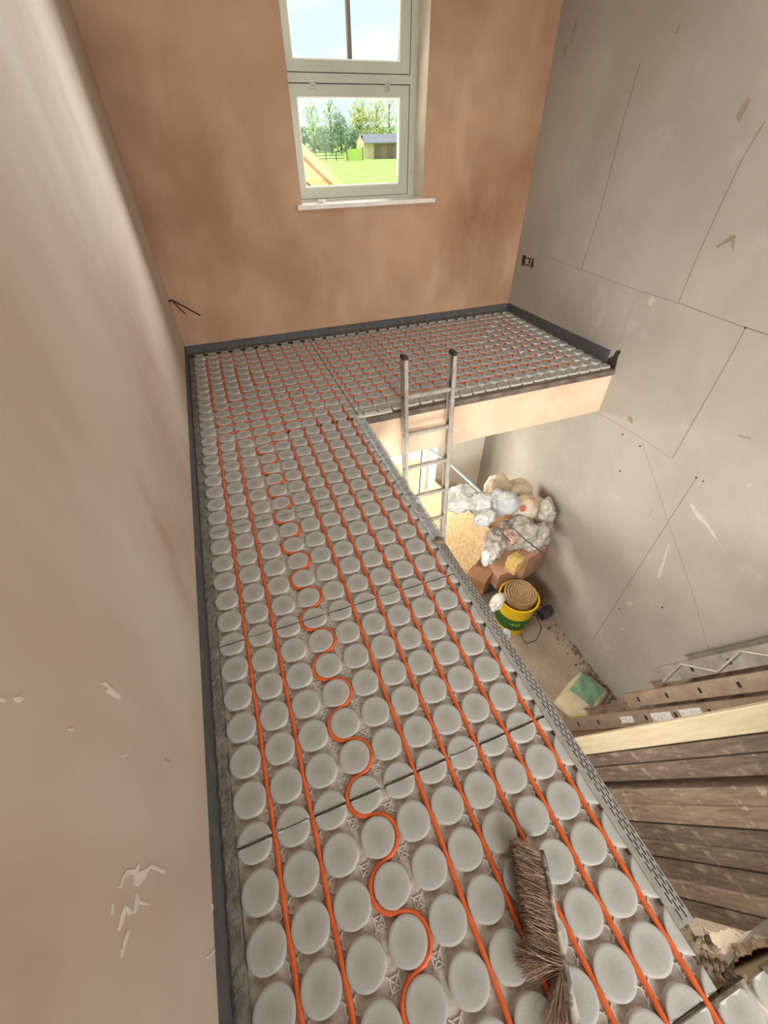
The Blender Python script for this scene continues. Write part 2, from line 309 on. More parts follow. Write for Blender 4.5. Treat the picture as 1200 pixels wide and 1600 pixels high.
# right wall, with joints, pencil lines, stains and holes
b = MB().box((XR, -3.0, ZF), (XR + .2, YB + .3, ZC))
def lineR(pts, wd, mi):
    P = [onp(x, y, 0, XR) for x, y in pts]
    for p, q in zip(P, P[1:]):
        t = (q - p).normalized(); s = Vector((1, 0, 0)).cross(t) * wd
        b.poly([p - s, q - s, q + s, p + s], (-1, 0, 0), .0012, mi)
def patchR(pts, mi, th=.0014): b.poly([onp(x, y, 0, XR) for x, y in pts], (-1, 0, 0), th, mi)
lineR([(1000, 100), (975, 185), (938, 330), (908, 421)], .0016, 1)
lineR([(842, 397), (908, 421)], .0012, 2); lineR([(908, 421), (1000, 455), (1060, 473)], .0014, 2); lineR([(1060, 473), (1110, 492), (1166, 512)], .0013, 1); lineR([(1166, 512), (1200, 523)], .0022, 1)
lineR([(1060, 473), (1090, 400), (1115, 345), (1160, 248), (1195, 190)], .0015, 1)
lineR([(1165, 513), (1140, 560), (1050, 717)], .0016, 1)
lineR([(934, 645), (1000, 683), (1048, 716)], .0018, 2); lineR([(1088, 747), (1044, 815), (925, 1002)], .0016, 1)
lineR([(1003, 690), (1044, 815), (1080, 920), (1117, 1050)], .0014, 2)
lineR([(992, 470), (965, 540)], .0012, 2)
for x, y, s in [(973, 679, 1.6), (1000, 697, 1.6), (969, 736, 1.5), (1035, 949, 1.6), (1099, 752, 1.4), (944, 616, 1.8), (1165, 512, 2), (1088, 746, 1.8), (968, 951, 1.3)]:
    patchR([(x + s * math.cos(a), y + s * math.sin(a) * .9) for a in (0, 1, 2, 3, 4, 5)], 3)
patchR([(1118, 385), (1124, 381), (1130, 378), (1146, 366), (1150, 370), (1148, 376), (1146, 395), (1143, 376), (1130, 382), (1121, 388)], 4)
patchR([(1150, 182), (1158, 166), (1170, 150), (1173, 158), (1166, 172), (1156, 190)], 4)
patchR([(882, 78), (885, 66), (887, 68), (884, 88), (881, 90)], 4); patchR([(1056, 50), (1061, 38), (1063, 40), (1058, 54)], 4)
patchR([(1152, 679), (1165, 682), (1174, 684), (1172, 687), (1158, 683)], 4)
patchR([(981, 651), (985, 650), (989, 656), (988, 662), (984, 660), (982, 655)], 4)
for pts in [[(1078, 790), (1082, 786), (1090, 800), (1100, 808), (1112, 826), (1122, 843), (1116, 840), (1104, 822), (1088, 808)], [(1012, 470), (1020, 462), (1024, 470), (1016, 478)],
            [(979, 942), (988, 941), (989, 945), (981, 946)], [(1168, 760), (1172, 753), (1174, 756), (1170, 762)], [(1026, 905), (1044, 850), (1046, 852), (1034, 900)], [(970, 981), (974, 981), (974, 984), (970, 984)]]: patchR(pts, 5)
patchR([(947, 569), (951, 560), (959, 556), (963, 548), (969, 547), (970, 551), (966, 556), (963, 570), (960, 579), (955, 582)], 3, .002)
patchR([(817, 398), (834, 404), (833, 419), (815, 414)], 3, .002)
struct(b.build('wall_right', ['plaster_right', 'joint', 'pencil', 'hole', 'stain', 'scuff']))
# rear wall with its big opening (behind the camera), ceiling, lower floor
b = MB(); wall_y(b, -3.2, -3.0, XL - .2, XR + .2, ZF, ZC, [(.2, 2.9, .25, 2.3), (.4, 1.6, -2.6, -.9)]); struct(b.build('wall_front', ['plaster_left']))
struct(MB().box((XL - .2, -3.2, ZC), (XR + .2, YB + .32, ZC + .15)).build('ceiling', ['ceiling']))
struct(MB().box((XL - .2, -3.2, ZF - .2), (XR + .2, YB + .32, ZF)).build('floor_lower', ['slab']))
# upper floors: landing, platform under the window, return behind
b = MB().box((XL, -3.0, -.30), (.99, YB, -.0205)); struct(b.build('floor_landing', ['deck']))
b = MB().box((.99, 1.965, -.30), (XR, YB, -.0205)); b.box((.99, 1.94, -.37), (XR, 1.965, -.055), 1); b.box((.99, 1.965, -.37), (XR, 3.39, -.30), 1)
b.box((1.03, 1.925, -.056), (XR - .003, 1.985, -.016), 2)
struct(b.build('floor_platform', ['deck', 'plaster_fascia', 'wood_ledge']))
b = MB().box((.99, -3.0, -.27), (XR, -.605, -.0205)); b.box((1.06, -.612, -.10), (XR - .3, -.602, -.010), 1); pa, pb = onp(1087, 1433, 1, -.604), onp(1207, 1467, 1, -.604); pb = pb + (pb - pa) * .6; b.poly([(1.0, -.604, -.03), (1.0, -.604, pa.z + (pa.x - 1.0) * .0), pa, pb, (pb.x, -.604, -.03)], (0, -1, 0), .012, 2); struct(b.build('floor_return', ['deck', 'wood_clean', 'stain']))
struct(MB().box((1.15, -1.30, ZF), (XR, -1.2, -.27)).build('wall_stair', ['plaster_white']))
# ------------------------------------------------------------------ castellated heating panels
SQ = .10
def panel(x0, x1, y0, y1, gx, gy, label, thin=(), zb=-.020, shelf=True):
    """moulded tray from (x0,y0) to (x1,y1); studs on the grid gx+.1i, gy+.1j"""
    b = MB(); n = 28
    org = Vector((gx, gy, 0))
    b.box((x0 + .0008, y0 + .0008, zb - .0004), (x1 - .0008, y1 - .0008, zb + .0025))
    i0 = int(math.floor((x0 - gx) / SQ)) - 1; i1 = int(math.ceil((x1 - gx) / SQ)) + 1
    j0 = int(math.floor((y0 - gy) / SQ)) - 1; j1 = int(math.ceil((y1 - gy) / SQ)) + 1
    for i in range(i0, i1 + 1):
        for j in range(j0, j1 + 1):
            cx, cy = gx + i * SQ, gy + j * SQ
            g = .0008 if round(cx / SQ) in thin else .0042
            lo = (x0 + .001, y0 + g); hi = (x1 - .001, y1 - g)
            if cx + .043 < lo[0] or cx - .043 > hi[0] or cy + .043 < lo[1] or cy - .043 > hi[1]: continue
            rings = []
            for r, z in ((.0475, zb + .002), (.0452, -.0165), (.0442, -.009), (.0446, -.0018), (.0443, -.0005), (.0437, 0.0), (.0370, -.0001), (.024, -.0006)):
                rings.append([(min(max(cx + r * math.cos(2 * math.pi * k / n), lo[0]), hi[0]), min(max(cy + r * math.sin(2 * math.pi * k / n), lo[1]), hi[1]), z) for k in range(n)])
            vs = [p for q in rings for p in q]; fs = []
            for a in range(len(rings) - 1): fs += [(a * n + k, a * n + (k + 1) % n, (a + 1) * n + (k + 1) % n, (a + 1) * n + k) for k in range(n)]
            b.add(vs, fs[:n * 2], 0, True); b.add(vs, fs[n * 2:], 0, True); b.add(rings[-1], [tuple(range(n))])
            px, py = cx + SQ / 2, cy + SQ / 2     # moulded cross ribs between four studs
            if x0 + .02 < px < x1 - .02 and y0 + .02 < py < y1 - .02:
                for q in (.785, -.785):
                    ax = (Vector((math.cos(q), math.sin(q), 0)), Vector((-math.sin(q), math.cos(q), 0)), Vector((0, 0, 1)))
                    b.obox((px, py, zb + .003), ax, (.022, .0014, .0028))
                for q in (0, 1.571):
                    for w_ in (-.011, .011):
                        ax = (Vector((math.cos(q), math.sin(q), 0)), Vector((-math.sin(q), math.cos(q), 0)), Vector((0, 0, 1)))
                        b.obox(Vector((px, py, zb + .003)) + ax[1] * w_, ax, (.011, .0012, .0022))
    o = b.build('castellated_panel', ['panel'], loc=org)
    o['label'] = label; o['category'] = 'floor panel'; o['group'] = 'castellated floor heating panels'
    return o
ybs = [-1.2, -.6, 0, .6, 1.2, 1.8, 2.4, 3.0, 3.366]
rown = ['behind the seam at the lower frame edge', 'nearest the camera, around the hand brush', 'second row from the camera', 'third row from the camera', 'fourth row from the camera', 'beside the start of the pipe loops', 'at the corner of the stairwell', 'last before the far wall strip']
rown[0] = 'just entering at the bottom of the photo'
for k, (a, c) in enumerate(zip(ybs, ybs[1:])):
    panel(.052, .55, a, c, .1, 0, 'studded panel along the left wall, ' + rown[k], thin=(2,))
    xe = .985 if c <= 1.8 else (1.007 if a >= 1.8 else .985)
    if k == 0: xe = .955
    if k == 5:
        panel(.55, .985, a, c, .1, 0, 'grey studded heating panel on the stairwell side, beside the far mesh bead', thin=(7, 2)) if False else None
    if c == 2.4:
        panel(.55, .985, 1.8, 1.93, .1, 0, 'narrow cut strip of studded panel where landing meets far platform', thin=(7,))
        panel(.55, 1.007, 1.932, 2.4, .1, 0, 'grey studded heating panel at the inner corner of the stairwell', thin=(7,))
    else:
        panel(.55, xe, a, c, .1, 0, 'studded panel on the stairwell side, ' + rown[k], thin=(7,))
xb = [1.013, 1.50, 2.00, 2.50, 3.035]; yb2 = [1.966, 2.49, 3.09, 3.366]
cn = ['left end of far platform', 'left of centre on far platform', 'right of centre on far platform', 'right end of far platform']
rn = ['front row above fascia', 'middle row', 'back row']
for i in range(4):
    for j in range(3):
        panel(xb[i], xb[i + 1], yb2[j], yb2[j + 1], 1.0, 1.99, 'grey studded panel %s, %s' % (cn[i], rn[j]), thin=(13, 18, 23, 28))
panel(.958, 1.9, -1.2, -.606, 1.0, -.635, 'grey studded panel in the bottom right corner beyond the stairwell')

# ------------------------------------------------------------------ pipes
ZP = -.0084
def route(pts, r=.042):
    """rounded polyline on the floor"""
    P = [Vector((x, y, ZP)) for x, y in pts]; out = [P[0]]
    for a, p, c in zip(P, P[1:], P[2:]):
        u = (a - p).normalized(); v = (c - p).normalized(); s = p + u * r; e = p + v * r; o = p + u * r + v * r
        for k in range(7):
            t = k / 6 * math.pi / 2; out.append(o - v * r * math.cos(t) - u * r * math.sin(t))
    out.append(P[-1]); return out
def densify(P, st=.05):
    out = [P[0]]
    for a, c in zip(P, P[1:]):
        n = max(1, int((c - a).length / st))
        for k in range(1, n + 1): out.append(a.lerp(c, k / n))
    return out
def pipe(P, label):
    P = densify(P); Q = []
    for p in P:
        p = p.copy()
        if p.y > 1.96: p.y -= .01 * min(max((p.x - .95) / .15, 0), 1)
        p.x += .0012 * math.sin(p.y * 23 + p.x * 9); p.z += .0007 * math.sin(p.y * 40 + p.x * 31)
        Q.append(p)
    return tag(MB().tube(Q, .0069, 10).build('heating_pipe', ['pipe']), label, 'pipe')
sp = [(.95, -1.1), (.95, 2.15), (2.85, 2.15), (2.85, 3.25), (.15, 3.25), (.15, 2.35), (2.65, 2.35), (2.65, 3.05), (.35, 3.05), (.35, 2.55), (2.45, 2.55), (2.45, 2.85), (.55, 2.85), (.55, 2.75), (2.35, 2.75), (2.35, 2.65), (.45, 2.65), (.45, 2.95), (2.55, 2.95), (2.55, 2.45), (.25, 2.45), (.25, 3.15), (2.75, 3.15), (2.75, 2.25), (.15, 2.25), (.15, 2.15), (.85, 2.15), (.85, -1.1)]
pipe(route(sp), 'orange heating pipe coiling round the far platform, run nearest the stairwell edge')
pipe(route([(.15, -1.1), (.15, 2.05), (.75, 2.05), (.75, -1.1)]), 'orange heating pipe running nearest the left wall and turning back on the landing')
pipe(route([(.25, -1.1), (.25, 1.95), (.65, 1.95), (.65, -1.1)]), 'orange heating pipe one stud in from the left wall pipe, looping at the same end')
S = [Vector((.55, -1.1, ZP)), Vector((.55, 1.80, ZP))] + [Vector((.55 - .05 + .05 * math.cos(t), 1.80 + .05 * math.sin(t), ZP)) for t in (.4, .8, 1.2, 1.5708)] + [Vector((.42, 1.852, ZP))]
k = 18
rs = .0505
for j in range(18, -11, -1):
    side = -1 if j % 2 == 0 else 1
    for q in range(0, 9):
        t = math.radians(90 - 22.5 * q); S.append(Vector((.40 + side * rs * math.cos(t) * 1.02, j * .1 + rs * math.sin(t) * .97, ZP)))
pipe(S, 'orange heating pipe snaking left and right around the studs mid landing')

# ------------------------------------------------------------------ edge strips, film, beads
def film(path_fn, n, wd, name, label, seed):
    b = MB(); rows = []
    for i in range(n + 1):
        row = []
        for k in range(6):
            u = k / 5; p = path_fn(i / n, u); q = noise.noise(Vector((i * .35, k * .8, seed))); q2 = noise.noise(Vector((i * 1.3, k * 1.7, seed + 5)))
            p.z += .003 * q + .0028 * q2 + .002; row.append(p)
        rows.append(row)
    vs = [p for r in rows for p in r]; b.add(vs, [(i * 6 + k, i * 6 + k + 1, (i + 1) * 6 + k + 1, (i + 1) * 6 + k) for i in range(n) for k in range(5)], 0, True)
    o = b.build(name, ['film']); m = o.modifiers.new('thick', 'SOLIDIFY'); m.thickness = .0006
    return o
def strip(name, label, mk, fn, n, seed):
    t = thing(name, label, 'edge strip'); o = mk.build('foam', ['foam'], t); f = film(fn, n, .03, 'film_flap', '', seed); f.parent = t; f['label'] = 'crumpled dusty clear film'
    return t
b = MB().box((XL, -1.2, -.02), (XL + .009, YB - .001, .06)); b.box((XL, -1.2, -.02), (.030, YB - .01, -.006))
strip('perimeter_strip', 'dark grey foam edge strip at the foot of the left wall with crumpled film', b, lambda s, u: Vector((.020 + .034 * u + .003 * noise.noise(Vector((s * 60, 0, 1))) * u, -1.15 + 4.5 * s, -.006 - .004 * u)), 420, 1)
b = MB().box((XL + .010, YB - .010, -.02), (XR - .010, YB - .001, .058)); b.box((XL + .03, YB - .035, -.02), (XR - .01, YB - .008, -.006))
strip('perimeter_strip', 'dark grey foam edge strip under the window wall', b, lambda s, u: Vector((.05 + 2.95 * s, YB - .012 - .052 * u, .000 - .002 * u)), 260, 2)
b = MB(); b.add([(XR - .010, 2.03, -.02), (XR - .001, 2.03, -.02), (XR - .001, YB - .012, -.02), (XR - .010, YB - .012, -.02), (XR - .010, 2.03, .092), (XR - .001, 2.03, .092), (XR - .001, YB - .012, .062), (XR - .010, YB - .012, .062)], [(0, 3, 2, 1), (4, 5, 6, 7), (0, 1, 5, 4), (1, 2, 6, 5), (2, 3, 7, 6), (3, 0, 4, 7)])
strip('perimeter_strip', 'dark grey foam edge strip on the right wall, ending by the broken hole', b, lambda s, u: Vector((XR - .012 - .022 * u, 2.03 + 1.33 * s, -.006 + .006 * u)), 120, 3)
def bead(y0, y1, seed, mesh, name, label):
    b = MB(); x0 = .992; dy = .011 if mesh else .030
    rows = [(0, .004, 0)] if True else []
    b.box((.9865, y0, -.020), (1.000, y1, -.0035))
    z = -.003; wrow = .0045 if mesh else .0038; gaprow = .0035; x = 1.000; r = 0
    nrow = 5 if mesh else 4
    while r < nrow:
        zz = z - .0010 * r
        b.box((x, y0, zz - .0012), (x + gaprow, y1, zz)); x += gaprow; y = y0 + (r % 2) * dy * .5
        b.box((x, y0, zz - .0012), (x + wrow, y, zz)) if y > y0 else None
        while y < y1:
            e = min(y + dy * (.35 if mesh else .3), y1); b.box((x, y, zz - .0012), (x + wrow, e, zz)); y += dy
        x += wrow; r += 1
    b.box((x, y0, z - .0062), (x + .004, y1, z - .004))
    t = thing(name, label, 'corner bead', (1.0, y0, 0))
    b.build('perforated_wing', ['bead_mesh' if mesh else 'bead'], t)
    # ragged dark base coat seen through the holes
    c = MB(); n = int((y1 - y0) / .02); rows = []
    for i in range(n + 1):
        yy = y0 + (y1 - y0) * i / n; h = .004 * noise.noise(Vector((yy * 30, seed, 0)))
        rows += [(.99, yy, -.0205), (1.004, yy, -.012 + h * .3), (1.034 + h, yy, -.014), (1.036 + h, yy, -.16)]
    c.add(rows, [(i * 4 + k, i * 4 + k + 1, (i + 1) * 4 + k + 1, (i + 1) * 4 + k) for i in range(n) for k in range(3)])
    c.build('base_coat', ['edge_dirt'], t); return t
bead(-.50, .775, 1, False, 'corner_bead', 'dusty grey perforated corner bead along the near stairwell edge of the landing')
bead(.79, 1.925, 2, True, 'corner_bead', 'bright expanded mesh corner bead on the far stairwell edge next to the ladder')
b = MB()
for i in range(26):
    y = -.60 + .11 * random.random(); x = 1.0 + .05 * random.random() ; s = .003 + .005 * random.random()
    blob(b, (x, y, -.02 - .01 * random.random()), (s * 1.5, s, s), .6, 2, i, 0, random.random() * 3, ICO2)
b.box((.992, -.60, -.24), (1.02, -.50, -.022)); tag(b.build('plaster_rubble', ['rubble']), 'broken lumpy plaster at the near end of the grey perforated bead', 'rubble', kind='stuff')
b = MB(); blob(b, (1.005, .785, -.002), (.03, .016, .008), .5, 3, 4, 0, 0, ICO2); blob(b, (1.012, .80, -.004), (.018, .012, .007), .5, 3, 5, 0, 0, ICO2)
tag(b.build('plaster_dab', ['rubble']), 'lump of set plaster where the two landing beads meet', 'plaster lump')
# white offcut at the platform corner
t = MB().box((1.0, 1.945, -.018), (1.24, 1.962, -.004)); tag(t.build('edge_trim', ['sill']), 'short whitish edging piece at the inner corner of the stairwell', 'edging')

# ------------------------------------------------------------------ aluminium ladder in the void
up = Vector((0, .094, .995)).normalized(); X = Vector((1, 0, 0)); fwd = X.cross(up)*-1
def lp(x, s): return Vector((x, 1.875, 0)) + up * s          # s measured up from landing level
foot = -2.755 / up.z; top = .345
t = thing('aluminium_ladder', 'old aluminium ladder standing in the stairwell against the far platform', 'ladder', lp(1.46, foot))
for sx, x, tp in ((-1, 1.297, top), (1, 1.622, .325)):
    b = MB()                                                    # C-shaped stile: web, two flanges, two lips
    c = (lp(x, foot) + lp(x, tp)) / 2; h = (tp - foot) / 2
    b.obox(c + X * sx * .011, (X, up, fwd), (.0018, h, .032)); b.obox(c + fwd * .030, (X, up, fwd), (.0125, h, .002)); b.obox(c - fwd * .030, (X, up, fwd), (.0125, h, .002))
    b.obox(c - X * .0115 * sx + fwd * .024, (X, up, fwd), (.0012, h, .006)); b.obox(c - X * .0115 * sx - fwd * .024, (X, up, fwd), (.0012, h, .006))
    st = b.build('stile', ['alu', 'slot'], t)
    e = MB().obox(lp(x, tp + .008), (X, up, fwd), (.014, .010, .033)); blob(e, lp(x, tp + .016), (.012, .028, .006), .7, 4, sx, 0, 0, ICO2); e.build('end_cap', ['rubber'], t)
    MB().obox(lp(x, foot + .015), (X, up, fwd), (.016, .02, .036)).build('rubber_foot', ['rubber'], t)
for k in range(11):
    s = .108 - .262 * k
    b = MB(); b.obox(lp(1.4595, s), (X, up, fwd), (.158, .010, .016)); b.obox(lp(1.4595, s) + up * .011, (X, up, fwd), (.158, .002, .012)); rg = b.build('rung', ['alu'], t)
    for x in (1.297 - .0135, 1.622 + .0135):
        MB().lathe(lp(x, s) - X * .001, [(.0, .0), (.008, 0), (.008, .002), (.0, .002)], 12, 0, X).build('rivet', ['slot'], rg)

# ------------------------------------------------------------------ hand brush lying on its side
A = Vector((.768, -.272, .026)); Bp = Vector((.668, -.535, .020)); L = (Bp - A).length; u = (Bp - A).normalized(); s_ = Vector((u.y, -u.x, 0)).normalized()
if s_.x > 0: s_ = -s_
t = thing('hand_brush', 'worn wooden hand brush with brown bristles lying on the heating panels', 'brush', A + (Bp - A) * .4)
b = MB(); rows = []
NS = 40
for i in range(NS + 1):
    q = i / NS; c = A.lerp(Bp + u * .12, q); hw = .0065 + .0015 * math.sin(q * 9) * 0; hh = .021 if q < .52 else .021 - .009 * min((q - .52) / .14, 1)
    hw = .0088 if q < .5 else .0088 + .003 * math.sin(min((q - .5) / .5, 1) * math.pi)
    if q < .04: hh *= .55 + q * 11; hw *= .7 + q * 7
    c = c + s_ * .004 * math.sin(q * 3.1)
    rows.append([c + s_ * hw * math.cos(a) * (1 if abs(math.cos(a)) > .5 else 1) + Vector((0, 0, 1)) * hh * math.sin(a) for a in [k * math.pi / 6 for k in range(12)]])
vs = [p for r in rows for p in r]; b.add(vs, [(i * 12 + k, i * 12 + (k + 1) % 12, (i + 1) * 12 + (k + 1) % 12, (i + 1) * 12 + k) for i in range(NS) for k in range(12)], 0, True); b.add(rows[0], [tuple(range(12))]); b.add(rows[-1], [tuple(range(12))])
b.build('handle', ['handle'], t)
core = MB(); e = A + u * .10 + s_ * .022 + Vector((0, 0, -.003)); core.obox(e, (u, s_, Vector((0, 0, 1))), (.094, .019, .014)); core.build('bristle_root', ['bristle_core'], t)
b = MB(); rnd = random.Random(3)
for i in range(3400):
    q = rnd.random(); hz = rnd.uniform(-.016, .019); base = A + u * (.004 + .195 * q) + s_ * rnd.uniform(.004, .010) + Vector((0, 0, hz * .8))
    ln = .056 + .016 * rnd.random(); fan = -.35 + .10 * rnd.gauss(0, 1)
    if q > .9: fan += .5 * rnd.random(); ln += .03 * rnd.random()
    d = (s_ + u * (fan) * .9 + Vector((0, 0, rnd.gauss(0, .14) + hz * 3))).normalized()
    bend = (u * rnd.gauss(0, .2) + Vector((0, 0, rnd.gauss(-.1, .12)))) * ln * .5
    pts = [base, base + d * ln * .5 + bend * .25, base + d * ln + bend]
    for p in pts: p.z = max(p.z, .002)
    b.tube(pts, [.00065, .0006, .00035], 3, 1 if rnd.random() < .38 else 0, False)
for i in range(150):                                            # long tail of splayed bristles by the handle
    base = A + u * (.185 + .02 * rnd.random()) + s_ * .008 + Vector((0, 0, rnd.uniform(-.012, .014))); ln = .07 + .05 * rnd.random()
    d = (s_ * rnd.uniform(.15, .75) + u * 1.0 + Vector((0, 0, rnd.gauss(-.12, .08)))).normalized()
    pts = [base, base + d * ln * .5, base + d * ln + s_ * rnd.gauss(0, .01)]
    for p in pts: p.z = max(p.z, .0015)
    b.tube(pts, [.0006, .00055, .0003], 3, 1 if rnd.random() < .45 else 0, False)
b.build('bristles', ['bristle', 'bristle_tip'], t)['kind'] = 'stuff'

# ------------------------------------------------------------------ window in the upper back wall
YW = 3.60
win = bpy.data.objects.new('window_1', None); COL.objects.link(win); win.location = (1.58, YW, WZ0); struct(win)
def bx(name, x0, x1, z0, z1, y0, y1, m, par=win):
    return MB().box((x0, y0, z0), (x1, y1, z1)).build(name, [m], par)
def ring(name, x0, x1, z0, z1, w4, y0, y1, m, par=win):          # w4: left,right,bottom,top rail widths
    b = MB(); b.box((x0, y0, z0), (x0 + w4[0], y1, z1)); b.box((x1 - w4[1], y0, z0), (x1, y1, z1)); b.box((x0 + w4[0], y0, z0), (x1 - w4[1], y1, z0 + w4[2])); b.box((x0 + w4[0], y0, z1 - w4[3]), (x1 - w4[1], y1, z1)); return b.build(name, [m], par)
b = MB(); fx0, fx1 = 1.085, 2.065
b.box((fx0, YW, .93), (1.118, YW + .10, 2.25)); b.box((2.012, YW, .93), (fx1, YW + .10, 2.25)); b.box((1.118, YW, .93), (2.012, YW + .10, .948)); b.box((1.118, YW, 1.572), (2.012, YW + .10, 1.618)); b.box((1.118, YW, 2.2), (2.012, YW + .10, 2.25))
b.build('frame', ['frame'], win)
bx('weather_seal', 1.118, 2.012, .948, 2.2, YW + .075, YW + .078, 'gap').hide_render = False
o = bpy.data.objects['weather_seal']; bpy.data.objects.remove(o)
for z0, z1, bot, topw in ((.951, 1.567, .064, .060), (1.623, 2.196, .056, .05)):
    s = ring('sash', 1.121, 2.008, z0, z1, (.062, .066, bot, topw), YW + .006, YW + .07, 'frame')
    ring('seal_gap', 1.118, 2.012, z0 - .003, z1 + .004, (.003, .004, .003, .004), YW + .012, YW + .06, 'gap')
    ring('glazing_bead', 1.183, 1.942, z0 + bot, z1 - topw, (.008, .008, .008, .008), YW + .018, YW + .05, 'frame_white', s)
    MB().box((1.19, YW + .040, z0 + bot + .006), (1.936, YW + .044, z1 - topw - .006)).build('pane', ['glass'], s)
bx('glazing_bar', 1.571, 1.593, 1.679, 2.15, YW + .02, YW + .06, 'fence')
for x in (1.30, 1.84):
    b = MB(); b.box((x - .018, YW - .001, 1.53), (x + .018, YW + .007, 1.60))
    for dz in (.0, .016, .032, .048): b.tube([(x - .014, YW - .004, 1.54 + dz), (x + .014, YW - .004, 1.545 + dz)], .004, 6)
    b.build('hinge', ['alu'], win)
sl = MB().box((1.058, 3.375, .910), (2.155, YB, .936)); sl.box((WX0 + .001, YB, .910), (WX1 - .001, YW + .004, .936)); struct(sl.build('trim_1', ['sill']))
tag(MB().lathe((1.26, 3.47, .9362), [(0, 0), (.022, 0), (.03, .012), (.022, .02), (.014, .012), (0, .012)], 20).build('small_dish', ['sill']), 'small round white dish on the window sill', 'dish')
# lower window
w2 = bpy.data.objects.new('window_2', None); COL.objects.link(w2); w2.location = (1.8, 3.6, -2.6); struct(w2)
ring('frame', 1.2, 2.40, -2.6, -.7, (.07, .085, .08, .07), 3.61, 3.68, 'frame_white', w2)
b = MB().box((1.79, 3.63, -2.52), (1.83, 3.67, -.77)); b.box((2.309, 3.62, -2.52), (2.316, 3.66, -.77), 1); b.build('mullion', ['frame_white', 'gap'], w2)
MB().box((1.27, 3.645, -2.52), (2.315, 3.649, -.77)).build('pane', ['glass'], w2)

# ------------------------------------------------------------------ socket box, cable tails
c = onp(826, 409, 0, XR)
t = thing('socket_back_box', 'empty metal socket box with bare wires low on the right wall', 'socket box', c)
b = MB(); hw = .038
for a, d in (((-.006, -hw, -hw), (.002, hw, -hw + .004)), ((-.006, -hw, hw - .004), (.002, hw, hw)), ((-.006, -hw, -hw), (.002, -hw + .004, hw)), ((-.006, hw - .004, -hw), (.002, hw, hw))): b.box(c + Vector(a), c + Vector(d))
b.build('rim', ['bag_brown'], t)
for k in range(4):
    a = c + Vector((-.003, .02 - .012 * k, .02)); MB().tube([a, a + Vector((-.012, .006, -.018)), a + Vector((-.006, -.008, -.04))], .0025, 6).build('wire', ['card' if k % 2 else 'steel'], t)
c = onp(262, 470, 0, XL)
t = thing('cable_tails', 'two black cable ends sticking out of the left wall near the far corner', 'cable', c)
e1 = onp(313, 493, 1, 3.12); e2 = onp(289, 490, 1, 3.16)
c1 = onp(263, 470, 0, XL)
MB().tube([c1, c1 + Vector((.03, -.02, .004)), c1.lerp(e1, .5) + Vector((0, 0, .012)), e1], .0045, 8).build('cable', ['black'], t)
MB().tube([c1 + Vector((0, .01, -.006)), c1 + Vector((.03, -.01, 0)), c1.lerp(e2, .6) + Vector((0, 0, .012)), e2], .0045, 8).build('cable', ['black'], t)
MB().tube([c1 + Vector((-.001, .012, .03)), c1 + Vector((.004, 0, .0)), c1 + Vector((0, -.005, -.06))], .004, 6).build('wall_chase', ['stain'], t)

# ------------------------------------------------------------------ planks and ladders leaning in the near part of the stairwell
du = -Vector((-.174, .355, -1.178)).normalized()                # up along the planks
P0 = CAM + ray(1200, 1262) * 1.75
wv = Vector((1, .05, 0)); wv = (wv - du * wv.dot(du)).normalized(); sv = wv.cross(du).normalized()
if sv.y > 0: sv = -sv                                           # towards the viewer's side
def hit(x, y, off=0):
    d = ray(x, y); p = P0 + wv * off; tt = (p - CAM).dot(wv) / d.dot(wv); return CAM + d * tt
def sc(y, off=0): return (hit(1200, y, off) - P0).dot(sv)
def plank(ya, yb, off, zt, m, label, wd=.2, hw=None):
    s0, s1 = sc(ya, off), sc(yb, off)
    base = P0 + wv * off
    lo = (ZF + .02 - base.z) / du.z; hi = (zt - base.z) / du.z
    lo -= s1 * sv.z / du.z if sv.z < 0 else 0
    c = base + sv * (s0 + s1) / 2 + du * (lo + hi) / 2 + wv * wd / 2
    b = MB().obox(c, (du, sv, wv), ((hi - lo) / 2, abs(s1 - s0) / 2 - .0032, wd / 2))
    # local axes so the grain runs along the board
    o = b.build('timber_plank', [m]); 
    R = Matrix((du, sv, wv)).transposed(); me = o.data
    me.transform(Matrix.Translation(-c)); me.transform(R.inverted().to_4x4()); o.matrix_world = Matrix.Translation(c) @ R.to_4x4()
    mod = o.modifiers.new('round', 'BEVEL'); mod.width = .006; mod.segments = 2
    tag(o, label, 'plank', 'timber planks leaning in the stairwell'); return o
zt = -.32
plank(1097, 1145, .0, -.45, 'wood_clean', 'clean pale timber plank, topmost in the photo of the leaning stack', .045)
plank(1145, 1176, .004, zt, 'wood_dark', 'dark dusty plank directly under the clean pale one, paired with a thin crack')
plank(1176, 1213, .000, zt, 'wood_dark', 'dark smeared plank just above the black gap in the leaning stack')
plank(1228, 1262, .034, zt, 'wood_dark2', 'brown plank with pale plaster spots just below the black gap in the stack')
plank(1262, 1299, .014, zt, 'wood_dark2', 'lighter brown scratched plank, second below the black gap in the stack')
plank(1299, 1334, .030, zt, 'wood_dark', 'dark plank with two white flecks, third below the black gap in the stack')
plank(1334, 1366, .016, zt, 'wood_dark', 'dark brown plank, fourth below the black gap in the leaning stack')
plank(1366, 1405, .036, zt, 'wood_dark', 'worn brown plank, fifth below the black gap in the leaning stack')
plank(1405, 1437, .020, zt, 'wood_dark2', 'brown plank second from the bottom in the photo of the leaning stack')
plank(1437, 1470, .036, zt, 'wood_dark', 'dark plank lowest in the photo, above the crumpled dusty sheet')
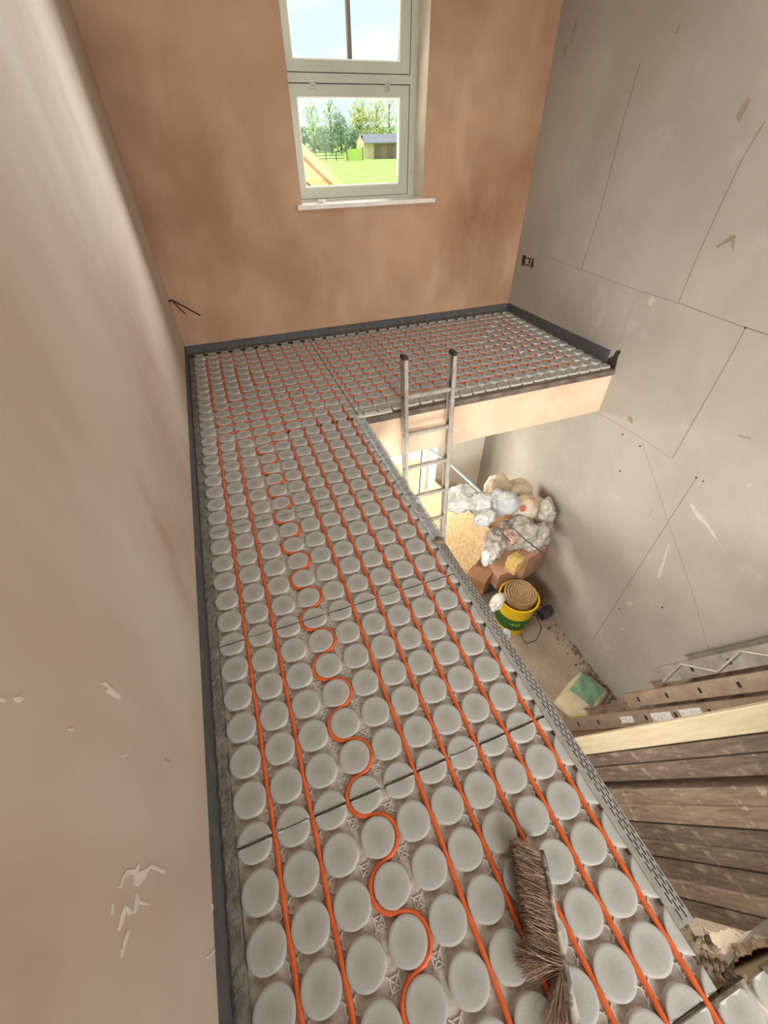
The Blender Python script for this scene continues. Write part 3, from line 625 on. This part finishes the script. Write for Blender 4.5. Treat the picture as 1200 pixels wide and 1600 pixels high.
# leaning ladders
d2 = Vector((.1255, -.354, .927)).normalized(); P5 = Vector((2.51, -.04, -1.23))
w2v = Vector((1, 0, 0)); w2v = (w2v - d2 * w2v.dot(d2)).normalized(); s2 = w2v.cross(d2).normalized()
if s2.y > 0: s2 = -s2
def lean_ladder(offs, lo, hi, hwid, m, label, lattice=False, labels=(), depth=0, slots=True):
    base = P5 - s2 * offs + w2v * depth
    t = thing('leaning_ladder', label, 'ladder', base + d2 * lo)
    ax = (d2, s2, w2v)
    wid = .36 if 2.51 + depth + .36 < 2.98 else XR - .05 - (2.51 + depth)
    wid = .30
    for side, q in ((0, 0.0), (1, wid)):
        b = MB(); c = base + d2 * (lo + hi) / 2 + w2v * q
        b.obox(c, ax, ((hi - lo) / 2, hwid, .003)); b.obox(c + s2 * (hwid - .002) + w2v * (.012 if side == 0 else -.012), ax, ((hi - lo) / 2, .002, .012)); b.obox(c - s2 * (hwid - .002) + w2v * (.012 if side == 0 else -.012), ax, ((hi - lo) / 2, .002, .012))
        b.build('stile', [m], t)
    n = int((hi - lo) / .25) + 1
    for k in range(-30, 30):
        a = k * .25
        if a < lo + .05 or a > hi - .05: continue
        rg = MB().obox(base + d2 * a + w2v * wid / 2, ax, (.012, .016, wid / 2)).build('rung', [m], t)
        MB().obox(base + d2 * a - w2v * .0035, ax, (.009, .016, .0012)).build('rung_end', ['slot'], rg)
    if lattice:
        a = lo; sgn = 1
        while a < hi - .2:
            p = base + d2 * a + s2 * hwid * .8 * sgn - w2v * .006; q = base + d2 * (a + .2) - s2 * hwid * .8 * sgn - w2v * .006
            MB().tube([p, q], .008, 6).build('brace', ['alu'], t); a += .2; sgn = -sgn
    for a0, a1, hh in labels:
        b = MB().obox(base + d2 * (a0 + a1) / 2 - w2v * .0045, ax, ((a1 - a0) / 2, hh, .0008)); b.build('sticker', ['label'], t)
    return t
lean_ladder(0, -1.50, .75, .050, 'stile', 'grimy tan ladder stile with white stickers, lowest of the leaning ladders', labels=((-1.0 + .25, -.62, .022), (-.45, -.28, .026), (-.21, -.05, .030)))
lean_ladder(.118, -.62, .9, .046, 'stile', 'tan ladder section with dark square slots, middle of the leaning ladders', depth=.02)
lean_ladder(.235, -.25, .9, .05, 'stile_grey', 'grey braced ladder section uppermost in the photo, against the grey wall', lattice=True, depth=.06)
# reddish board under the lowest ladder
b = MB().obox(P5 + s2 * .11 + d2 * -.65 + w2v * .03, (d2, s2, w2v), (.85, .055, .012)); tag(b.build('red_brown_board', ['wood_red']), 'reddish brown board between the stickered ladder and the clean pale plank', 'board')
# crumpled dusty sheet by the near corner, hanging off the return edge
def sheet(name, P00, P10, P01, P11, n, m, amp, fr, seed, label, cat, mats, push=Vector((0, 0, 1))):
    b = MB(); vs = []
    for i in range(n + 1):
        for k in range(n + 1):
            uu, vv = i / n, k / n; p = (P00 * (1 - uu) + P10 * uu) * (1 - vv) + (P01 * (1 - uu) + P11 * uu) * vv
            q = Vector((uu * fr, vv * fr, seed)); h = noise.noise(q) - abs(noise.noise(q * 2.1)) * .9 + .3 * abs(noise.noise(q * 5))
            vs.append(p + push * h * amp + Vector((noise.noise(q + Vector((9, 0, 0))), noise.noise(q + Vector((0, 9, 0))), 0)) * amp * .5)
    b.add(vs, [(i * (n + 1) + k, (i + 1) * (n + 1) + k, (i + 1) * (n + 1) + k + 1, i * (n + 1) + k + 1) for i in range(n) for k in range(n)], 0, False)
    o = b.build(name, mats); md = o.modifiers.new('thick', 'SOLIDIFY'); md.thickness = .0015; return tag(o, label, cat)
def onr(x, y): return onp(x, y, 1, -.590)
sheet('dusty_sheet', onr(1120, 1512), onr(1205, 1476), onr(1094, 1445), onr(1220, 1470), 24, 0, .018, 3.2, 11, 'crumpled dusty pale sheet in the near corner of the stairwell', 'sheet', ['bag_brown'], Vector((0, 1, .2)))
p0, p1 = onp(1131, 1506, 1, -.588), onp(1172, 1458, 1, -.588); u_ = (p1 - p0).normalized(); n_ = Vector((0, 1, 0)).cross(u_).normalized()
tag(MB().obox((p0 + p1) / 2, (u_, Vector((0, 1, 0)), n_), ((p1 - p0).length / 2, .004, .009)).build('white_batten', ['sill']), 'thin white batten lying over the crumpled sheet in the near corner', 'batten')

# ------------------------------------------------------------------ the pile in the lower room
def at(px, py, Z): return CAM + ray(px, py) * Z
def bag(name, px, py, Z, r, mats, label, cat, amp=.3, fr=2.4, seed=1, rot=0, kind=None, extra=None):
    b = MB(); blob(b, at(px, py, Z), r, amp, fr, seed, 0, rot)
    if extra: extra(b)
    return tag(b.build(name, mats), label, cat)
K = Vector((2.573, 2.191, -1.9)); KA = (Vector((2.413, 2.959, -1.9)) - K).normalized(); KB = Vector((2.24, 2.09, -2.3)) - K; KB = (KB - KA * KB.dot(KA)).normalized(); KN = KA.cross(KB).normalized()
if KN.dot(CAM - K) < 0: KN = -KN
for k, (dz, lab) in enumerate(((0, 'large strand board sheet tilted against the rubbish pile, the upper one'), (-.024, 'second strand board sheet directly beneath the tilted one'))):
    lenB = .83 / -KB.z
    c = K + KA * .575 + KB * (lenB / 2) + KN * (dz - .009); b = MB().obox(c, (KA, KB, KN), (.575, lenB / 2, .009)); 
    for i in range(6): b.m[i] = 0 if i in (4, 5, ) else 1
    o = b.build('osb_board', ['osb', 'osb_edge']); tag(o, lab, 'board')
b = MB(); c = Vector((2.62, 2.25, -2.58)); b.obox(c, (Vector((.86, .5, 0)).normalized(), Vector((-.5, .86, 0)).normalized(), Vector((0, 0, 1))), (.17, .14, .18))
def carton(px, py, Z, ax0, h, m, label):
    a = Vector((math.cos(ax0), math.sin(ax0), 0)); c2 = Vector((-a.y, a.x, 0)); c = at(px, py, Z)
    bb = MB().obox(c, (a, c2, Vector((0, 0, 1))), h); bb.obox(c + Vector((0, 0, h[2] + .001)), (a, c2, Vector((0, 0, 1))), (h[0], .02, .0012), 0)
    o = bb.build('cardboard_carton', [m]); md = o.modifiers.new('r', 'BEVEL'); md.width = .004; return tag(o, label, 'box')
carton(748, 905, 4.62, .6, (.12, .11, .13), 'card', 'plain brown cardboard box beneath the strand board')
carton(786, 893, 4.62, .1, (.15, .10, .12), 'card_pink', 'pale pinkish carton beside the yellow foam')
carton(818, 868, 4.62, .25, (.15, .15, .18), 'card_pink', 'larger pale carton buried under the clear polythene')
carton(790, 812, 4.75, .3, (.20, .22, .24), 'card', 'brown cardboard carton mostly hidden by the white bags')
bag('plastic_bag', 722, 778, 4.15, (.20, .15, .11), ['bag_white'], 'flat white plastic bag on the strand board edge, leftmost of the pile', 'bag', .35, 2.5, 2, .5)
bag('plastic_bag', 752, 787, 4.1, (.13, .12, .12), ['bag_white'], 'crumpled white bag under the end of the pale blue pole', 'bag', .35, 2.6, 3)
bag('plastic_bag', 757, 808, 4.0, (.12, .09, .08), ['bag_white'], 'small tied white bag at the corner of the strand board', 'bag', .3, 2.6, 4, .4)
bag('plastic_bag', 778, 786, 4.1, (.12, .12, .14), ['bag_grey'], 'greyish plastic bag between the two white bags', 'bag', .35, 2.6, 5)
bag('plastic_bag', 793, 786, 4.0, (.115, .105, .12), ['bag_grey'], 'round taut shiny bag in the middle of the pile', 'bag', .12, 2.6, 6)
bag('paper_sack', 777, 760, 4.3, (.20, .12, .10), ['bag_brown'], 'folded cream paper sack on top of the pile', 'sack', .3, 2, 7, .7)
bag('plastic_bag', 808, 768, 4.35, (.15, .14, .12), ['bag_brown'], 'flattened cream sack behind the round shiny bag', 'sack', .3, 2, 8, -.3)
c = at(820, 795, 4.15)
t = thing('printed_sack', 'cream sack with a red printed patch on the right of the pile', 'sack', c)
b = MB(); blob(b, c, (.14, .12, .17), .22, 2, 9); b.build('body', ['bag_brown'], t)
b = MB(); q = at(817, 795, 3.985); b.obox(q, (RX, RY, RZ), (.022, .026, .004)); b.build('print', ['red'], t)
bag('plastic_bag', 848, 800, 4.2, (.11, .13, .17), ['bag_clear'], 'clear dusty bag pressed against the grey wall', 'bag', .35, 2.8, 10)
bag('polythene_sheet', 815, 832, 4.1, (.20, .17, .15), ['bag_clear'], 'large crumpled clear polythene over the cartons', 'plastic sheet', .5, 2.4, 12, -.5)
bag('polythene_sheet', 838, 838, 4.1, (.16, .12, .12), ['bag_clear'], 'folded clear polythene corner jutting right towards the wall', 'plastic sheet', .45, 2.1, 13, .3)
bag('polythene_sheet', 772, 850, 3.95, (.16, .09, .12), ['bag_clear'], 'loose clear polythene hanging beside the strand board edge', 'plastic sheet', .5, 2.8, 14, .9)
bag('polythene_sheet', 795, 838, 4.0, (.12, .10, .08), ['bag_pink'], 'pinkish film scrap in the middle of the clear polythene', 'plastic sheet', .5, 2.8, 15, .4)
bag('polythene_sheet', 762, 868, 3.95, (.10, .06, .08), ['bag_white'], 'white crumpled film at the right edge of the strand board', 'plastic sheet', .5, 2.6, 16, .9)
for k, (a, c_) in enumerate((((790, 815), (850, 866)), ((776, 822), (803, 852)))):
    tag(MB().tube([at(a[0], a[1], 3.85), at((a[0] + c_[0]) / 2, (a[1] + c_[1]) / 2 + 2, 3.86), at(c_[0], c_[1], 3.95)], .006, 6).build('strapping', ['darkpipe']), ('long dark strap crossing the clear polythene', 'short dark strap beside the pinkish film')[k], 'strap')
# yellow foam lump
b = MB(); V, F = ICO4; c = at(805, 880, 4.15); R = Matrix.Rotation(.3, 3, 'Z')
vs = []
for p in V:
    m_ = max(abs(p.x), abs(p.y), abs(p.z)); q = p * (.22 + .78 / m_ * .80); vs.append(c + R @ Vector((q.x * .095, q.y * .08, q.z * .115)) * (1 + .08 * noise.noise(p * 2.5) - .08 * abs(noise.noise(p * 7))))
b.add(vs, F, 0, True); tag(b.build('insulation_foam', ['foamy']), 'rough yellow block of foam standing behind the yellow bucket', 'foam')
# bucket
bc = Vector((2.545, 1.625, ZF)); t = thing('builders_bucket', 'yellow tub with a dark green band on the lower floor', 'bucket', bc)
MB().lathe(bc, [(0, .0), (.165, 0), (.174, .06), (.177, .14), (.179, .14), (.189, .335), (.188, .335), (.198, .50), (.208, .50), (.208, .52), (.192, .52), (.187, .40), (.165, .05), (0, .03)], 48, mis=[0, 0, 0, 1, 1, 0, 0, 0, 0, 0, 0, 0, 0]).build('tub', ['yellow', 'green'], t)
for nm, dx, dz, a_, b_, mi in (('oval_badge', .05, .24, .040, .022, 0), ('badge_centre', .05, .24, .030, .013, 1)):
    pts = []; o = MB()
    for k in range(20):
        th = -math.pi / 2 + (dx + a_ * math.cos(k * math.pi / 10)) / .182; zz = dz + b_ * math.sin(k * math.pi / 10); r = .1805 + (zz - .14) * .052 + .001 + .001 * mi
        pts.append(bc + Vector((math.cos(th) * r, math.sin(th) * r, zz)))
    o.poly(pts, (0, -1, 0), .001); o.build(nm, ['green' if mi else 'yellow'], t)
for k in range(5):
    th = -math.pi / 2 - .80 + k * .13; r = .187; p = bc + Vector((math.cos(th) * r, math.sin(th) * r, .25)); tg = Vector((-math.sin(th), math.cos(th), 0)); nn = Vector((math.cos(th), math.sin(th), 0))
    MB().obox(p, (tg, Vector((0, 0, 1)), nn), (.007, .012 + .004 * (k % 2), .002)).build('print_mark', ['lime'], t)
MB().lathe(bc + Vector((.20, .02, .50)), [(0, 0), (.02, 0), (.02, .014), (0, .014)], 12).build('handle_lug', ['yellow'], t)
# jute roll in the bucket
t = thing('jute_scrim_roll', 'flat coil of brown jute scrim on top of the yellow tub', 'jute roll', bc + Vector((0, 0, .48)))
b = MB()
cc = bc + Vector((.030, .02, .50)); b.lathe(cc, [(.0, -.1), (.160, -.1), (.170, .03), (.0, .038)], 40); 
for k in range(6):
    r = .022 + k * .027
    b.tube([cc + Vector((math.cos(a) * (r + .004 * math.sin(3 * a + k)), math.sin(a) * r, .038 + .008 * noise.noise(Vector((a, k, 2))))) for a in [q * math.pi / 16 for q in range(33)]], .0095, 6)
b.build('coil', ['jute'], t)
# white cloth, dark pipes, wire hoop, sack
bag('cloth', 778, 940, 3.95, (.11, .06, .07), ['cloth'], 'white cloth rag beside the left of the yellow tub', 'cloth', .3, 2, 21, .5)
bag('polythene_sheet', 792, 990, 4.15, (.04, .05, .04), ['bag_grey'], 'small grey film scrap at the foot of the yellow tub', 'plastic sheet', .5, 3, 22)
for k, (a, c_, r, lab) in enumerate((((845, 962), (868, 951), .055, 'short dark grey pipe offcut by the wall behind the yellow tub'), ((742, 915), (765, 905), .05, 'grey pipe under the strand board corner'), ((742, 928), (770, 918), .04, 'thinner grey pipe left of the yellow tub'))):
    p = onp(a[0], a[1], 2, ZF + r + .01); q = onp(c_[0], c_[1], 2, ZF + r + .01)
    if q.x > XR - r - .01: q.x = XR - r - .01
    dirv = (q - p).normalized(); bb = MB().lathe(p, [(r * .85, 0), (r, 0), (r, .02), (r, (q - p).length + .1), (r * .85, (q - p).length + .1), (r * .85, 0)], 24, 0, dirv)
    tag(bb.build('pipe_offcut', ['darkpipe']), lab, 'pipe')
hx = [(812, 990), (803, 972), (814, 958), (838, 962), (846, 982), (838, 1000), (822, 1006), (812, 990)]
tag(MB().tube([onp(x, y, 2, ZF + .012) for x, y in hx], .005, 6).build('wire_hoop', ['wire']), 'bent brown wire hoop on the lower floor in front of the tub', 'wire')
# plaster sack
c = onp(908, 1090, 2, ZF + .075); t = thing('plaster_sack', 'cream sack with a faded green panel beside the lower ends of the ladders', 'sack', Vector((c.x, c.y, ZF)))
ux = (onp(960, 1092, 2, c.z) - onp(860, 1092, 2, c.z)).normalized(); ux = Vector((.93, .36, 0)).normalized(); uy = Vector((-ux.y, ux.x, 0))
def pillow(cx, hx, hy, hz, n=28):
    vs = []; fs = []
    for sgn in (1, -1):
        k0 = len(vs)
        for i in range(n + 1):
            for k in range(n + 1):
                a, b_ = i / n * 2 - 1, k / n * 2 - 1
                h = hz * ((1 - abs(a) ** 3.5) * (1 - abs(b_) ** 3.5)) ** .45; sc_ = 1 - .05 * (a * a * b_ * b_)
                q = noise.noise(Vector((a * 2.5, b_ * 2.5, 4))) * .012 + abs(noise.noise(Vector((a * 6, b_ * 6, 1)))) * -.006
                vs.append(cx + ux * a * hx * sc_ + uy * b_ * hy * sc_ + Vector((0, 0, sgn * h + (q if sgn > 0 else 0) * (h / hz))))
        for i in range(n):
            for k in range(n):
                f = (k0 + i * (n + 1) + k, k0 + (i + 1) * (n + 1) + k, k0 + (i + 1) * (n + 1) + k + 1, k0 + i * (n + 1) + k + 1); fs.append(f if sgn > 0 else f[::-1])
    return vs, fs
vs, fs = pillow(c, .25, .16, .075)
b = MB(); b.add(vs, fs, 0, True)
n = 28
for idx, f in enumerate(fs[:n * n]):
    i, k = idx // n, idx % n
    if 11 <= i <= 25 and 4 <= k <= 23: b.m[idx] = 1
    if i < 3 and k < 9: b.m[idx] = 2
b.build('sack_body', ['sack_paper', 'sack_green', 'lime', 'bag_white'], t)
MB().obox(onp(940, 1102, 2, ZF + .03), (ux, uy, Vector((0, 0, 1))), (.14, .025, .02)).build('offcut_tmp', ['stile_grey'])
o = bpy.data.objects['offcut_tmp']; o.name = 'metal_offcut'; tag(o, 'short grey metal channel offcut beside the cream and green sack', 'offcut')
# pole through the pile
tag(MB().tube([at(672, 702, 4.45), at(700, 722, 4.4), at(750, 768, 4.05)], .014, 10).build('painting_pole', ['pole']), 'pale blue pole slanting from behind the ladder into the bags', 'pole')
# debris along the lower wall
b = MB(); rnd = random.Random(9)
for i in range(150):
    s = .004 + .012 * rnd.random() ** 2; y = .3 + 1.45 * rnd.random(); x = XR - .02 - .13 * rnd.random() ** 2
    blob(b, (x, y, ZF + s * .5), (s * 1.4, s, s * .6), .5, 2, i, 0, rnd.random() * 3, ICO2)
tag(b.build('wall_debris', ['rubble']), 'line of plaster crumbs along the foot of the grey wall below', 'debris', kind='stuff')

# ------------------------------------------------------------------ outside
GZ = -3.0
b = MB(); n = 40; vs = []
for i in range(n + 1):
    for k in range(n + 1):
        x = -120 + 300 * i / n; y = 4.2 + 236 * k / n; vs.append((x, y, GZ + .3 * noise.noise(Vector((x * .03, y * .03, 0))) * min(1, y / 40)))
b.add(vs, [(i * (n + 1) + k, (i + 1) * (n + 1) + k, (i + 1) * (n + 1) + k + 1, i * (n + 1) + k + 1) for i in range(n) for k in range(n)], 0, True)
gr = b.build('ground_outside', ['grass']); struct(gr)
def tree(px, py_top, y, wpx, m, label, seed, hf=1.0, nleaf=900):
    """px: sight column, y: distance; crown reaches py_top"""
    d = ray(px, py_top); P = CAM + d * ((y - CAM.y) / d.y); x = P.x; h = P.z - GZ; Zc = (P - CAM).dot(RZ); r = wpx / FPX * Zc / 2
    t = thing('tree', label, 'tree', (x, y, GZ)); rd = random.Random(seed)
    b = MB().tube([(x, y, GZ - .3), (x + .1, y, GZ + h * .4), (x, y, GZ + h * .85)], [r * .10, r * .07, r * .02], 7)
    for k in range(6):
        a = k * 1.05; z0 = GZ + h * (.25 + .09 * k); b.tube([(x, y, z0), (x + math.cos(a) * r * .7, y + math.sin(a) * r * .7, z0 + h * .2)], [r * .04, r * .012], 5)
    b.build('trunk', ['bark'], t)
    b = MB(); cz = GZ + h * .56
    for i in range(nleaf):
        v = Vector((rd.gauss(0, 1), rd.gauss(0, 1), rd.gauss(0, 1))).normalized() * (rd.random() ** .4)
        lump = 1 + .35 * noise.noise(v * 2.2 + Vector((seed, 0, 0)))
        c = Vector((x + v.x * r * lump, y + v.y * r * lump, cz + v.z * h * .45 * lump)); s = r * rd.uniform(.06, .13)
        a = Vector((rd.gauss(0, 1), rd.gauss(0, 1), rd.gauss(0, 1))).normalized(); e = a.orthogonal().normalized()
        b.add([c - a * s, c + e * s * .7, c + a * s, c - e * s * .7], [(0, 1, 2, 3)])
    b.build('crown', [m], t)
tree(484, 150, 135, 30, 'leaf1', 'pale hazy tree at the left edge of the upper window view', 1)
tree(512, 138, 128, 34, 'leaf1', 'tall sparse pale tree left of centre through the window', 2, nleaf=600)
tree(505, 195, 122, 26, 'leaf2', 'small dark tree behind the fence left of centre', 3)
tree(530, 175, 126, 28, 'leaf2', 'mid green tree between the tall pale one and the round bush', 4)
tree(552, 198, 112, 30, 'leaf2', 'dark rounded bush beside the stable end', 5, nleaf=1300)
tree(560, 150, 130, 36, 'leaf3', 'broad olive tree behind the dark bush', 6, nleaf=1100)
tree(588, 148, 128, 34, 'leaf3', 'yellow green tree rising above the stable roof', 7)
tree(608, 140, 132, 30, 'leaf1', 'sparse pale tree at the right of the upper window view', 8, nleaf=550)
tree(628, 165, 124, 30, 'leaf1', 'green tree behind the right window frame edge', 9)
struct(MB().box((-2, 5.2, GZ - .05), (8, 12, GZ + .07)).build('patio_outside', ['patio']))
# low hedge behind
b = MB(); rd = random.Random(5)
for i in range(3500):
    y = 140 + rd.gauss(0, 2); x = rd.uniform(18, 75); z = GZ + rd.random() ** .7 * 4.6; s = .5; a = Vector((rd.gauss(0, 1), rd.gauss(0, 1), rd.gauss(0, 1))).normalized(); e = a.orthogonal().normalized(); c = Vector((x, y, z))
    b.add([c - a * s, c + e * s * .7, c + a * s, c - e * s * .7], [(0, 1, 2, 3)])
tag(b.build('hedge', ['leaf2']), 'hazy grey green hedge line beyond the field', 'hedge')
# stable
ya = 100.; a0 = onp(579, 247, 1, ya).x; a1 = onp(640, 247, 1, ya).x; sx0 = onp(569, 246, 1, ya).x
t = thing('field_stable', 'small stable with grey roof at the edge of the field', 'building', (a0, ya, GZ))
b = MB(); zt_ = GZ + 2.5; b.box((sx0 + .3, ya, GZ), (a1, ya + 4.5, zt_)); b.build('walls', ['shed_wall'], t)
b = MB(); b.add([(sx0, ya - .05, GZ), (sx0 + 2.0, ya - .05, GZ), (sx0 + 2.0, ya - .05, zt_), (sx0, ya - .05, zt_), (sx0, ya + 4.5, GZ), (sx0, ya + 4.5, zt_), (sx0, ya + 2.2, zt_ + .9)], [(0, 1, 2, 3), (0, 3, 6, 5, 4)]); b.build('gable_end', ['shed_end'], t)
b = MB(); b.add([(sx0 - .2, ya - .8, zt_ - .1), (a1 + .3, ya - .8, zt_ - .1), (a1 + .3, ya + 2.2, zt_ + 1.1), (sx0 + .4, ya + 2.2, zt_ + 1.1), (sx0 - .2, ya + 5, zt_ - .1), (a1 + .3, ya + 5, zt_ - .1)], [(0, 1, 2, 3), (3, 2, 5, 4)]); o = b.build('roof', ['roof'], t); md = o.modifiers.new('t', 'SOLIDIFY'); md.thickness = .15
for k in range(2):
    x = a0 + 1.0 + k * 2.6; MB().box((x, ya - .08, GZ), (x + 1.2, ya, GZ + 2.0)).build('door', ['fence'], t)
# fence and gate
t = thing('field_fence', 'grey post and rail fence crossing the field', 'fence', tuple(onp(480, 243, 1, 96.)[:2]) + (GZ,))
xf0 = onp(474, 243, 1, 96.).x; xf1 = onp(541, 246, 1, 94.).x
k = 0; x = xf0
while x < xf1: MB().box((x, 95, GZ), (x + .16, 95.16, GZ + 1.5)).build('post', ['fence'], t); x += 1.9
for z in (.4, .8, 1.25): MB().box((xf0, 94.95, GZ + z), (xf1, 95.0, GZ + z + .12)).build('rail', ['fence'], t)
xg = onp(542, 246, 1, 95.).x; xg1 = onp(567, 247, 1, 95.).x
t = thing('green_panel', 'bright lime green panel left of the stable', 'panel', (xg, 95, GZ)); MB().box((xg, 95, GZ), (xg1, 95.1, GZ + 1.7)).build('board', ['gate'], t); 
for x in (xg, xg1): MB().box((x - .08, 94.9, GZ), (x + .08, 95.1, GZ + 1.9)).build('post', ['fence'], t)
# timber gable of the neighbouring roof, close below the window
t = thing('roof_gable', 'new pale timber roof verge sloping across the lower left of the window view', 'roof', (1.6, 7.5, GZ))
yg = 7.2; g0 = onp(478, 232, 1, yg); g1 = onp(547, 300, 1, yg); sl_ = (g1 - g0).normalized(); g0 = g0 - sl_ * 1.2; g1 = g1 + sl_ * 2.0
pn = Vector((0, -1, 0)); q = pn.cross(sl_).normalized()
if q.z > 0: q = -q
for a_, w_, m_, y_ in ((.0, .10, 'new_timber', -.10), (.105, .028, 'card', -.06), (.135, .17, 'new_timber', -.05), (.31, .02, 'card', -.02)):
    c = (g0 + g1) / 2 + q * (a_ + w_ / 2) + Vector((0, y_, 0)); MB().obox(c, (sl_, q, pn), ((g1 - g0).length / 2, w_ / 2, .03)).build('verge_board', [m_], t)
b = MB(); e = (g1 - g0).length; p0 = g0 + q * .33; p1 = g1 + q * .33; b.add([p0, p1, Vector((p1.x, yg, GZ)), Vector((p0.x - 2, yg, GZ)), Vector((p0.x - 2, yg, p0.z))], [(0, 1, 2, 3, 4)]); o = b.build('gable_wall', ['gable'], t); md = o.modifiers.new('t', 'SOLIDIFY'); md.thickness = .1
b = MB(); b.add([g0, g1, g1 + Vector((0, 5, 0)), g0 + Vector((0, 5, 0))], [(0, 1, 2, 3)]); o = b.build('roof_slope', ['roof'], t); md = o.modifiers.new('t', 'SOLIDIFY'); md.thickness = .04
